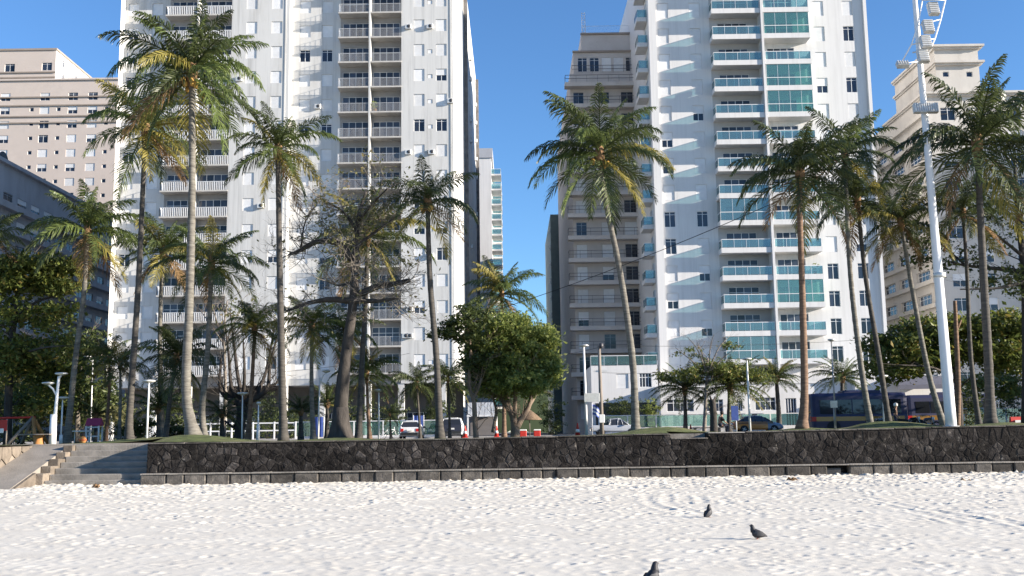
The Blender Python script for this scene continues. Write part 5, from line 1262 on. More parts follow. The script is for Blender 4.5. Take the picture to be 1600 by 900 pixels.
# ---- floodlight mast
MY = 46; b0 = ground_at(1488, MY); tp = at(1426, -40, MY)
fm = thing('floodlight_mast', 'tall white beach floodlight mast leaning slightly at the right', 'light mast', b0)
d = tp - b0; mb = MB(); n = 26
mb.tube([d * (i / n) - Vector((0, 0, .1)) for i in range(n + 1)], [.245 - .14 * i / n for i in range(n + 1)], 14); mb.build('pole', M['white_metal'], fm)
j = (at(1468, 430, MY) - b0); u = d.normalized()
mb = MB(); mb.tube([j - u * .12, j - u * .1, j + u * .1, j + u * .12], [.20, .27, .27, .20], 14); mb.build('joint_collar', M['galvanised'], fm)
mb = MB(); mb.tube([(0, 0, -.1), (0, 0, .02)], [.36, .36], 12); mb.build('base_plate', M['galvanised'], fm)
def floodlight(par, c, w_, h_, tilt, yaw=0):
    o = MB(); o.bbox(-w_ / 2, w_ / 2, -.12, .12, -h_ / 2, h_ / 2, .03)
    ob = o.build('floodlight', M['aluminium'], par, c); ob.rotation_euler = (tilt, 0, yaw)
    k = max(int(w_ / .10), 4) if w_ > h_ else max(int(h_ / .11), 4)
    if ('slat', w_, h_) not in CACHE:
        s_ = MB()
        if w_ > h_: s_.box(-.018, .018, -.165, -.121, -h_ / 2 + .03, h_ / 2 - .03)
        else: s_.box(-w_ / 2 + .03, w_ / 2 - .03, -.165, -.121, -.02, .02)
        CACHE[('slat', w_, h_)] = s_.mesh('louvre_slat', M['galvanised'])
    for i in range(k):
        q = (i + .5) / k - .5
        link('louvre_slat', CACHE[('slat', w_, h_)], ob, (q * w_, 0, 0) if w_ > h_ else (0, 0, q * h_))
lr = [at(*q) - b0 for q in ((1409, 97, MY - .6), (1424, 70, MY - .6), (1434, 40, MY - .7), (1441, 0, MY - .8), (1446, -40, MY - .9))]
rr = [at(*q) - b0 for q in ((1450, 86, MY - .6), (1461, 60, MY - .7), (1470, 30, MY - .8), (1477, 0, MY - .9), (1482, -40, MY - 1.0))]
for a in (lr, rr):
    mb = MB(); mb.tube(a, .035, 6); mb.build('rack_rail', M['white_metal'], fm)
for i in range(1, 5):
    mb = MB(); mb.tube([lr[i], rr[i]], .03, 6); mb.build('rack_rung', M['galvanised'], fm)
for px, py in ((1458, 14), (1450, 42), (1446, 66), (1442, 88)): floodlight(fm, at(px, py, MY - .75) - b0, .48, .66, R(-18))
for px, py in ((1455, -12),): floodlight(fm, at(px, py, MY - .8) - b0, .48, .6, R(-18))
floodlight(fm, at(1410, 101, MY - .7) - b0, .55, .30, R(-35))
floodlight(fm, at(1446, 169, MY - .35) - b0, 1.12, .46, R(-8))
mb = MB(); mb.tube([at(1426, 82, MY - .05) - b0, at(1448, 78, MY - .6) - b0], .04, 6); mb.tube([at(1412, 99, MY - .6) - b0, at(1437, 96, MY) - b0], .03, 6); mb.build('bracket', M['white_metal'], fm)

# ---- street lamps
def lamp(label, px, top, Y, heads, r=.055, z0=None, sleeve=False, mat='white_metal', name='street_lamp', wide=.32):
    b0 = ground_at(px, Y, z0); t_ = at(top[0], top[1], Y) - b0; o = thing(name, label, 'street lamp', b0, 0, 'slim street lamps')
    mb = MB(); mb.tube([(0, 0, -.05), t_ * .5, t_], [r, r * .85, r * .65], 8); mb.build('pole', M[mat], o)
    if sleeve:
        mb = MB(); mb.tube([(0, 0, 0), (0, 0, sleeve)], [r * 1.9, r * 1.7], 8); mb.build('base_sleeve', M['white_metal'], o)
    for q in heads:
        e = t_ + Vector((q[0], 0, q[1])); mb = MB()
        if q[0]: mb.tube([t_ + Vector((0, 0, q[2])), t_ + Vector((q[0] * .5, 0, q[1] * .75 + q[2] * .3)), e], r * .5, 6); mb.build('arm', M[mat], o); mb = MB()
        mb.lathe([(.06, -.02), (wide * .9, .05), (wide, .09), (wide * .8, .13), (.05, .15)], 12, e); mb.build('lamp_head', M['galvanised'], o)
    return o
lamp('white twin-armed lamp with thick base sleeve near the playground', 82, (92, 588), 52, ((.12, .05, -.2), (-.52, -.42, -1.1)), .10, sleeve=1.5)
lamp('short white lamp beside the twin-armed lamp', 95, (98, 624), 54, ((0, 0, 0),), .05, sleeve=.5)
lamp('thin white lamp in front of the tallest palm mound, at the left', 229, (233, 598), 50, ((0, 0, 0),), .055)
lamp('mushroom lamp before the pollarded tree', 378, (379, 617), 56, ((0, 0, 0),), .05)
lamp('lamp with hooked arm left of the thick bare trunk', 497, (500, 590), 58, ((.35, .28, -.3),), .055, wide=.25)
lamp('lamp between the thick bare trunk and the white hatchback', 592, (592, 612), 60, ((0, 0, 0),), .05)
lamp('tall pale lamp post with a small sign at the lane mouth', 917, (912, 542), 66, ((0, 0, 0),), .10, wide=.35)
lamp('tall thin lamp with lit pale pole right of the blue sign', 1173, (1167, 563), 60, ((0, 0, 0),), .07, wide=.3)
lamp('thin white lamp between the leaning palms before the bus', 1383, (1379, 590), 55, ((0, 0, 0),), .06, wide=.3)
lamp('dark thin lamp above the rear of the bus', 1307, (1299, 533), 64, ((0, 0, 0),), .06, mat='grey_metal', wide=.25)
lamp('thin pole lamp in the trees between whitewashed palm and slim palm', 141, (145, 562), 64, ((-.3, .1, -.2),), .05, wide=.3)
lamp('whitewashed square post under the short palm', 403, (404, 632), 55, ((0, 0, 0),), .05, sleeve=.9, wide=.12)

# small boards on posts
def board(label, px, Y, q, mat, z0=None, post=True, name='sign_board', cat='sign', pm='white_metal'):
    x0, y0, x1, y1 = q; b0 = ground_at(px, Y, z0); o = thing(name, label, cat, b0)
    a, c = at(x0, y1, Y) - b0, at(x1, y0, Y) - b0
    mb = MB(); mb.bbox(a.x, c.x, -.03, .03, a.z, c.z, .01); mb.build('board', M[mat], o)
    if post:
        mb = MB(); mb.tube([(0, .05, -.05), (0, .05, c.z)], .04, 6); mb.build('post', M[pm], o)
    return o
board('blank pale sign board on the lane-mouth lamp post', 917, 65.8, (913, 614, 937, 628), 'galvanised', post=False)
board('tall blue parking sign on a white post left of the taxi', 1152, 70, (1143, 634, 1153, 657), 'blue_cloth')
board('small green-grey disc sign in front of the bus rear', 1306, 63, (1298, 626, 1308, 637), 'galvanised', pm='grey_metal')
board('pale green street name plate among the leaves right of the bus', 1380, 74, (1372, 588, 1383, 598), 'fence_glass', post=False) if False else None

# utility pole
b0 = ground_at(941, 90, 1.5); t_ = at(936, 540, 90) - b0
up = thing('utility_pole', 'weathered wooden utility pole behind the tall lane lamp', 'pole', b0)
mb = MB(); mb.tube([(0, 0, 0), t_], [.20, .13], 10); mb.build('post', M['wood_pole'], up)
mb = MB(); z = (at(938, 581, 90) - b0).z; mb.box(-.6, .6, -.06, .06, z, z + .12); mb.build('crossarm', M['galvanised'], up)
z = (at(941, 654, 90) - b0).z; mb = MB(); mb.bbox(-.24, .24, -.36, -.2, z - .35, z + .35, .03); mb.build('meter_box', M['lamp_white'], up)
mb = MB(); z = (at(937, 545, 90) - b0).z; mb.lathe([(.02, 0), (.22, .1), (.2, .45), (.05, .5)], 8, (.1, -.2, z)); mb.build('insulator', M['dark_metal'], up)
# flag
b0 = ground_at(926, 92, 1.5); fl = thing('flag', 'blue and white flag drooping on a thin pole left of the pickup', 'flag', b0)
t_ = at(925, 630, 92) - b0; mb = MB(); mb.tube([(0, 0, 0), (t_.x, 0, t_.z)], .03, 6); mb.build('pole', M['white_metal'], fl)
g_ = []; nx, ny = 10, 6
for jy in range(ny):
    for i in range(nx):
        u_ = i / (nx - 1); v_ = jy / (ny - 1); g_.append((t_.x + u_ * .85, .12 * math.sin(u_ * 9 + v_), t_.z - .1 - v_ * .9 - u_ * u_ * .75))
mb = MB(); mb.v = g_
for jy in range(ny - 1):
    for i in range(nx - 1):
        q = jy * nx + i; mb.f.append((q, q + 1, q + nx + 1, q + nx)); mb.m.append(1 if jy in (1, 3) else 0); mb.s.append(True)
mb.build('cloth', [M['blue_cloth'], M['lamp_white']], fl)

# cables
def cable(label, a, b_, sag, r=.016):
    P = [a.lerp(b_, i / 16) - Vector((0, 0, sag * 4 * (i / 16) * (1 - i / 16))) for i in range(17)]
    mb = MB(); mb.tube([p - P[0] for p in P], r, 4); o = mb.build('overhead_cable', M['rubber'], None, P[0]); tag(o, label, 'cable', 'overhead cables')
cable('diagonal black cable from the floodlight mast down towards the lane', at(1449, 207, 46.2), at(770, 486, 72), .5, .02)
cable('level cable along the far pavement at the utility pole top', at(936, 540, 90), at(1345, 531, 96), .25, .02)
cable('lower level cable right of the utility pole', at(938, 582, 90), at(1100, 577, 96), .2, .018)
cable('cable crossing before the pollarded tree at second floor height', at(330, 585, 95), at(640, 552, 96), .5, .022)
cable('lower cable crossing behind the thick bare trunk', at(330, 604, 95), at(640, 590, 96), .4, .022)
cable('cable from the utility pole to the lane left', at(936, 543, 90), at(700, 560, 96), .6, .02)

# ---- fences
def glass_fence(label, px0, px1, Y, zb, ztop, kerb, sp=2.8, z0=1.55, rail='white_metal'):
    x0, x1 = X(px0, 660, Y), X(px1, 660, Y); o = thing('glass_fence', label, 'fence', (x0, Y, z0)); W = x1 - x0; n = max(round(W / sp), 1)
    H = ztop - z0
    mb = MB(); mb.box(0, W, -.09, .09, 0, kerb); mb.build('kerb', M['clean_white'], o)
    mb = MB(); mb.box(0, W, -.05, .05, H - .07, H); mb.build('top_rail', M[rail], o)
    pm = MB(); pm.box(-.055, .055, -.055, .055, kerb + .002, H - .072); pm = pm.mesh('post', M[rail])
    gm = MB(); gm.box(.06, W / n - .06, -.008, .008, kerb + .05, H - .08); gm = gm.mesh('glass_panel', M['fence_glass'])
    for i in range(n + 1): link('post', pm, o, (W * i / n, 0, 0))
    for i in range(n): link('glass_panel', gm, o, (W * i / n, 0, 0))
    return o
glass_fence('long green glass fence with white posts before the right tower', 936, 1338, 99, 0, Z(1100, 647, 99), .62)
glass_fence('green glass fence with white rails before the left tower', 462, 690, 99, 0, Z(600, 657, 99), .22)
glass_fence('short green glass fence at the right edge below the dark trees', 1506, 1640, 82, 0, Z(1560, 637, 82), .30, 1.6)
x0, x1 = X(196, 668, 97), X(462, 664, 97)
o = thing('rail_fence', 'white two-rail fence behind the palms at the left', 'fence', (x0, 97, 1.55)); W = x1 - x0
for z in (.75, 1.45):
    mb = MB(); mb.box(0, W, -.04, .04, z, z + .11); mb.build('rail', M['white_metal'], o)
pm = MB(); pm.box(-.06, .06, -.06, .06, 0, 1.62); pm = pm.mesh('post', M['white_metal'])
for i in range(9): link('post', pm, o, (W * i / 8, 0, 0))
for px, nm in ((498, 'left'), (654, 'right')):
    b0 = at(px, 665, 98.6); b0.z = 1.58
    o = thing('fence_screen', 'blue cloth screen on the left fence, ' + ('beside the hook-armed lamp' if nm == 'left' else 'behind the white hatchback'), 'screen', b0)
    mb = MB()
    for i in range(8): mb.face([(-.45 + i * .11, .03 * math.sin(i * 1.7), .1), (-.45 + (i + 1) * .11, .03 * math.sin((i + 1) * 1.7), .1), (-.45 + (i + 1) * .11, .03 * math.sin((i + 1) * 1.7), 2.0), (-.45 + i * .11, .03 * math.sin(i * 1.7), 2.0)])
    mb.build('cloth', M['blue_cloth'], o)
    mb = MB(); mb.tube([(-.5, 0, 0), (-.5, 0, 2.05)], .03, 6); mb.tube([(.5, 0, 0), (.5, 0, 2.05)], .03, 6); mb.build('frame', M['white_metal'], o)

# ---- vehicles
def wheel_meshes(r, w_):
    k = ('wheel', r, w_)
    if k not in CACHE:
        t_ = MB(); t_.lathe([(r * .62, -w_ / 2), (r * .9, -w_ / 2), (r, -w_ * .3), (r, w_ * .3), (r * .9, w_ / 2), (r * .62, w_ / 2)], 20, axis='y')
        q = MB(); q.lathe([(r * .1, w_ * .50), (r * .2, w_ * .52), (r * .56, w_ * .40), (r * .63, w_ * .46), (r * .63, -w_ * .46), (r * .2, -w_ * .50)], 16, axis='y')
        for i in range(5):
            a = i * 1.2566; c, s_ = math.cos(a), math.sin(a); q.loft([[(c * k2 * r - s_ * .03, -y, s_ * k2 * r + c * .03), (c * k2 * r + s_ * .03, -y, s_ * k2 * r - c * .03), (c * k2 * r + s_ * .03, y, s_ * k2 * r - c * .03), (c * k2 * r - s_ * .03, y, s_ * k2 * r + c * .03)] for k2, y in ((.1, w_ * .54), (.6, w_ * .5))])
        CACHE[k] = (t_.mesh('wheel', M['rubber']), q.mesh('rim', M['alloy']))
    return CACHE[k]
def sect(x, w_, zl, zs, e=.07):
    return [(x, -w_ * .90, zl), (x, -w_, zl + .12), (x, -w_ * 1.0, zl + (zs - zl) * .55), (x, -w_ * .965, zs - e), (x, -w_ * .86, zs), (x, w_ * .86, zs), (x, w_ * .965, zs - e), (x, w_, zl + (zs - zl) * .55), (x, w_, zl + .12), (x, w_ * .90, zl)]
def car(label, cat, name, loc, rz, st, cab, paintm, wheels, r=.31, split=None, roofm=None, bed=None, rear_glass=None):
    """st: body stations (x, half width, z low, z shoulder); cab: (x, z top, half width at top) over the shoulder; front at +x"""
    o = thing(name, label, cat, loc, rz)
    def part(nm, ss, mt):
        mb = MB(); mb.loft([sect(*q) for q in ss], sm=False); mb.build(nm, M[mt], o)
    if split:
        i = split[0]; part('body', st[:i + 1], paintm); part('hood', st[i:], split[1])
    else: part('body', st, paintm)
    def shoulder(x):
        for a, b_ in zip(st[:-1], st[1:]):
            if a[0] <= x <= b_[0]:
                k = (x - a[0]) / (b_[0] - a[0]); return a[3] + (b_[3] - a[3]) * k, a[1] + (b_[1] - a[1]) * k
        return st[-1][3], st[-1][1]
    rings = []; tops = []
    for x, zt, wt, xb in cab:
        zs, wb = shoulder(xb)
        rings.append([(xb, -wb * .90, zs - .02), (x, -wt, zt - .04), (x, wt, zt - .04), (xb, wb * .90, zs - .02)])
    mb = MB(); mb.loft(rings); mb.build('windows', M['vehicle_pane'], o)
    mb = MB(); rt = []
    for x, zt, wt, xb in cab[1:-1] if len(cab) > 3 else cab: rt.append([(x, -wt * 1.03, zt - .09), (x, -wt * .97, zt - .02), (x, -wt * .6, zt + .025), (x, wt * .6, zt + .025), (x, wt * .97, zt - .02), (x, wt * 1.03, zt - .09)])
    mb.loft(rt); mb.build('roof', M[roofm or paintm], o)
    for k, (x, zt, wt, xb) in enumerate(cab):
        zs, wb = shoulder(xb); p_ = MB()
        for s_ in (-1, 1):
            p_.tube([(xb, s_ * wb * .905, zs - .02), (x, s_ * wt * 1.005, zt - .03)], .035 if 0 < k < len(cab) - 1 else .05, 4)
        p_.build('pillars', M[paintm if not split else 'paint_black'], o)
    tm, rm = wheel_meshes(r, .2)
    for x, w_ in wheels:
        for s_ in (-1, 1):
            a = MB(); a.lathe([(r * 1.13, -.06), (r * 1.13, .06)], 16, axis='y'); a.build('wheel_arch', M['rubber'], o, (x, s_ * (w_ - .045), r))
            wo_ = link('wheel', tm, o, (x, s_ * (w_ - .08), r), 0 if s_ < 0 else math.pi); link('rim', rm, wo_)
    xr, wr_, zl, zs = st[0][0], st[0][1], st[0][2], st[0][3]
    xf, wf, zfl, zfs = st[-1]
    for s_ in (-1, 1):
        q = MB(); q.bbox(xr - .03, xr + .10, s_ * wr_ * .80 - .13, s_ * wr_ * .80 + .13, zs - .30, zs - .06, .02); q.build('tail_light', M['lamp_red'], o)
        q = MB(); q.bbox(xf - .12, xf + .02, s_ * wf * .72 - .17, s_ * wf * .72 + .17, zfs - .22, zfs - .06, .02); q.build('headlight', M['lamp_white'], o)
        zs2, wb2 = shoulder(cab[-1][3] - .25); q = MB(); q.bbox(cab[-1][3] - .35, cab[-1][3] - .22, s_ * (wb2 + .09) - .09, s_ * (wb2 + .09) + .09, zs2 - .02, zs2 + .13, .03); q.build('mirror', M['paint_black'], o)
    q = MB(); q.bbox(xr - .10, xr + .15, -wr_ * .93, wr_ * .93, zl, zl + .22, .05); q.build('rear_bumper', M['paint_black'], o)
    q = MB(); q.bbox(xf - .15, xf + .08, -wf * .93, wf * .93, zfl, zfl + .25, .05); q.build('front_bumper', M['paint_black'], o)
    q = MB(); q.box(xr - .115, xr - .10, -.22, .22, zl + .32, zl + .45); q.box(xr - .1, xr - .005, -.22, .22, zl + .33, zl + .44); q.build('licence_plate', M['lamp_white'], o)
    return o
RD = 1.43
hb = [(-2.0, .78, .34, .92), (-1.85, .86, .25, 1.0), (-1.2, .88, .22, .96), (.6, .88, .22, .93), (1.2, .86, .22, .90), (1.8, .80, .25, .78), (2.02, .66, .32, .66)]
hc = [(-1.86, 1.05, .70, -1.93), (-1.55, 1.44, .60, -1.80), (-.6, 1.52, .60, -.7), (.15, 1.46, .60, .25), (.35, 1.40, .58, 1.02)]
p = at(640, 684, 84)
car('white hatchback seen from behind before the left fence', 'car', 'parked_car', (p.x, 86, RD), math.pi / 2, hb, hc, 'paint_white', ((-1.25, .86), (1.28, .85)), .30)
sv_ = [(-2.1, .84, .42, 1.05), (-1.95, .90, .32, 1.10), (-1.2, .92, .28, 1.08), (.7, .92, .28, 1.06), (1.4, .90, .30, 1.02), (2.0, .82, .34, .90), (2.15, .70, .40, .78)]
sc_ = [(-2.0, 1.15, .74, -2.05), (-1.8, 1.62, .66, -1.95), (-.6, 1.70, .66, -.7), (.2, 1.66, .66, .3), (.45, 1.58, .64, 1.1)]
p = at(706, 684, 84)
car('white and navy sport utility car seen from behind the upright palm trunk', 'car', 'parked_car', (p.x, 86, RD), math.pi / 2, sv_, sc_, 'paint_white', ((-1.3, .90), (1.35, .90)), .34)
q = MB(); q.bbox(-.80, .80, -.035, .0, .55, 1.12, .02); sv_o = q.build('tailgate', M['tailgate_navy'], COL.objects[-1].parent if False else None)
sv_o.parent = [o for o in bpy.data.objects if o.get('label', '').startswith('white and navy sport')][0]; sv_o.location = (-2.13, 0, 0); sv_o.rotation_euler = (0, 0, -math.pi / 2)
pk = [(-2.15, .76, .45, .92), (-2.05, .82, .38, .95), (-.55, .84, .34, .95), (.5, .84, .34, .98), (1.25, .82, .34, .96), (1.95, .78, .36, .84), (2.15, .66, .42, .70)]
pc = [(-.55, 1.00, .66, -.58), (-.48, 1.50, .58, -.52), (.2, 1.56, .58, .1), (.45, 1.50, .56, .6), (.55, 1.44, .55, 1.15)]
p = at(962, 680, 93)
PK = car('silver pickup parked left of the lone curved palm', 'pickup', 'pickup', (p.x, 93, RD), 0, pk, pc, 'paint_silver', ((-1.35, .84), (1.35, .83)), .31)
mb = MB(); mb.box(-2.02, -.62, -.66, .66, .951, .956); mb.build('cargo_bed', M['rubber'], PK)
mb = MB()
for s_ in (-1, 1): mb.tube([(-.75, s_ * .62, .95), (-.68, s_ * .58, 1.5)], .03, 6)
mb.tube([(-.68, -.58, 1.5), (-.68, .58, 1.5)], .03, 6); mb.build('roll_bar', M['paint_black'], PK)
tx = [(-2.05, .72, .38, .92), (-1.9, .82, .28, .98), (-1.0, .84, .24, .96), (.75, .84, .24, .92), (1.3, .83, .24, .88), (1.85, .77, .26, .74), (2.05, .64, .32, .62)]
tc = [(-1.75, 1.02, .70, -1.85), (-1.1, 1.36, .58, -1.35), (-.3, 1.44, .58, -.3), (.35, 1.40, .57, .3), (.55, 1.32, .55, 1.2)]
p = at(1183, 676, 88)
TX = car('orange and steel blue car parked behind the thin lit lamp', 'car', 'parked_car', (p.x, 88, RD + .12), 0, tx, tc, 'paint_orange', ((-1.25, .83), (1.27, .82)), .30, (3, 'paint_steel_blue'), 'paint_steel_blue')
for s_ in (-1, 1):
    mb = MB(); mb.bbox(-1.7, 1.2, s_ * .853 - .012, s_ * .853 + .012, .78, .86, .008); mb.build('belt_stripe', M['paint_black'], TX)
mb = MB(); mb.bbox(-.35, .05, -.2, .2, 1.465, 1.58, .03); mb.build('roof_sign', M['paint_black'], TX)

def bus(label, x0, Y, Ln, H, seed):
    o = thing('bus', label, 'bus', (x0, Y, RD), 0, 'navy buses'); W = 2.4
    mb = MB()
    rings = []
    for x, ins in ((0, .16), (.12, .04), (.35, 0), (Ln - .35, 0), (Ln - .1, .05), (Ln, .2)):
        rings.append([(x, ins, .32), (x, ins - .0, 1.35), (x, .02 + ins, 1.45), (x, .10 + ins, H - .25 - ins), (x, .28 + ins, H - ins), (x, W - .28 - ins, H - ins), (x, W - .1 - ins, H - .25 - ins), (x, W - .02 - ins, 1.45), (x, W - ins, 1.35), (x, W - ins, .32)])
    mb.loft(rings); mb.build('body', M['paint_navy'], o)
    mb = MB(); mb.box(.36, Ln - .36, -.012, 0.0, .98, 1.34); mb.build('side_stripe', M['stripe_orange'], o)
    n = max(int((Ln - 1.2) / 1.25), 2); pm = MB(); wdt = (Ln - 1.2) / n - .09
    pm.loft([[(0, .0, 1.55), (0, .045, H - .55), (0, .075, H - .55), (0, .03, 1.55)], [(wdt, .0, 1.55), (wdt, .045, H - .55), (wdt, .075, H - .55), (wdt, .03, 1.55)]]); pm = pm.mesh('window', M['vehicle_pane'])
    for i in range(n): link('window', pm, o, (.7 + (Ln - 1.2) * i / n, .012, 0))
    mb = MB(); mb.loft([[(-.015, .42, 1.6), (-.015, W - .42, 1.6), (.06, W - .5, H - .5), (.06, .5, H - .5)], [(.15, .42, 1.6), (.15, W - .42, 1.6), (.2, W - .5, H - .5), (.2, .5, H - .5)]]); mb.build('rear_window', M['vehicle_pane'], o)
    mb = MB(); mb.bbox(Ln * .35, Ln * .75, .45, W - .45, H - .05, H + .22, .1); mb.build('roof_unit', M['paint_navy'], o)
    tm, rm = wheel_meshes(.46, .26)
    for x in (Ln * .22, Ln * .76):
        for y, rz in ((.14, 0), (W - .14, math.pi)):
            w_ = link('wheel', tm, o, (x, y, .46), rz); link('rim', rm, w_)
        mb = MB(); mb.lathe([(.56, -.02), (.56, .02)], 16, axis='y'); mb.build('wheel_arch', M['rubber'], o, (x, -.012, .46))
    for z in (.95, 1.2):
        mb = MB(); mb.bbox(-.04, .05, .2, .42, z, z + .2, .02); mb.build('tail_light', M['lamp_red'], o)
    mb = MB(); mb.box(-.02, .36, -.010, -.002, .98, 1.34); mb.build('red_flash', M['lamp_red'], o)
    return o
bus('long navy bus with orange side stripe behind the leaning palms', X(1268, 640, 84), 84, 7.9, 3.25, 1)
bus('second navy bus, farther right, partly behind the floodlight mast', X(1418, 640, 85.5), 85.5, 7.5, 3.05, 2)

def two_wheeler(name, label, loc, rz, motor=True):
    o = thing(name, label, 'motorcycle' if motor else 'bicycle', loc, rz, None); r = .31 if motor else .33; tw_ = .055 if motor else .02; wb = .68 if motor else .54
    for x in (-wb, wb):
        mb = MB(); mb.tube([(r * math.cos(a), 0, r * math.sin(a)) for a in np.linspace(0, 2 * math.pi, 21)], tw_, 6, cap=False)
        w_ = mb.build('wheel', M['rubber'], o, (x, 0, r + .03)); s_ = MB()
        for i in range(8): a = i * .785; s_.tube([(0, 0, 0), (r * math.cos(a), 0, r * math.sin(a))], .008, 3)
        s_.lathe([(.06, -.05), (.06, .05)], 8, axis='y'); s_.build('spokes', M['alloy'], w_)
    mb = MB()
    if motor:
        mb.tube([(wb, .1, r), (wb - .28, .09, .98)], .025, 6); mb.tube([(wb, -.1, r), (wb - .28, -.09, .98)], .025, 6); mb.tube([(-wb, .1, r), (-.1, .1, .42)], .03, 6); mb.tube([(wb - .28, 0, .9), (.0, 0, .72), (-.65, 0, .74)], .04, 6); mb.tube([(-.1, 0, .35), (.3, 0, .4), (wb - .3, 0, .8)], .035, 6)
        mb.build('frame', M['grey_metal'], o)
        for nm, q, mt in (('tank', [(.42, .10, .82), (.35, .17, .95), (.0, .18, .92), (-.12, .12, .80)], 'paint_black'), ('seat', [(-.1, .11, .78), (-.3, .15, .84), (-.7, .13, .88), (-.85, .06, .86)], 'rubber'), ('engine', [(.3, .16, .5), (.2, .2, .6), (-.1, .2, .58), (-.2, .14, .5)], 'grey_metal')):
            mb = MB(); mb.loft([[(x, -w_, z - .12), (x, -w_ * .8, z), (x, w_ * .8, z), (x, w_, z - .12), (x, 0, z - .2)] for x, w_, z in q]); mb.build(nm, M[mt], o)
        mb = MB(); mb.tube([(wb - .36, -.36, 1.08), (wb - .26, 0, 1.0), (wb - .36, .36, 1.08)], .018, 6); mb.build('handlebar', M['dark_metal'], o)
        mb = MB(); mb.lathe([(.02, -.08), (.10, -.02), (.11, .06), (.09, .08)], 10, (wb - .18, 0, .88), axis='x'); mb.build('headlight', M['lamp_white'], o)
        mb = MB(); mb.loft([[(wb + .3 * math.cos(a) * 1.1, y, r + .36 * math.sin(a)) for y in (-.07, .07)] for a in np.linspace(.5, 2.4, 7)], closed=False); mb.build('mudguard', M['paint_black'], o)
        mb = MB(); mb.tube([(.2, -.18, .28), (-.4, -.2, .3), (-.85, -.2, .42)], [.03, .05, .055], 8); mb.build('exhaust', M['alloy'], o)
    else:
        mb.tube([(wb, 0, r), (wb - .14, 0, .85), (wb - .16, 0, .98)], .018, 6); mb.tube([(wb - .13, 0, .78), (-.12, 0, .75)], .018, 6); mb.tube([(wb - .12, 0, .72), (-.05, 0, .3), (-.15, 0, .86)], .018, 6); mb.tube([(-.05, 0, .3), (-wb, 0, r), (-.12, 0, .75)], .014, 6); mb.build('frame', M['paint_white'], o)
        mb = MB(); mb.bbox(-.28, .0, -.07, .07, .86, .92, .03); mb.build('saddle', M['rubber'], o)
        mb = MB(); mb.tube([(wb - .2, -.28, 1.0), (wb - .16, 0, .98), (wb - .2, .28, 1.0)], .014, 6); mb.build('handlebar', M['dark_metal'], o)
    return o
two_wheeler('motorcycle', 'black motorcycle with bright headlight beside the helmeted rider', ground_at(1425, 66), R(-25))
two_wheeler('motorcycle', 'dark motorcycle parked behind, right of the helmeted rider', ground_at(1448, 69), R(-35))
two_wheeler('motorcycle', 'dark motorcycle half hidden between the two leaning trunks', ground_at(1372, 68), R(20))
two_wheeler('bicycle', 'white bicycle leaning left of the white hatchback', ground_at(608, 80, 1.45), R(15), False)

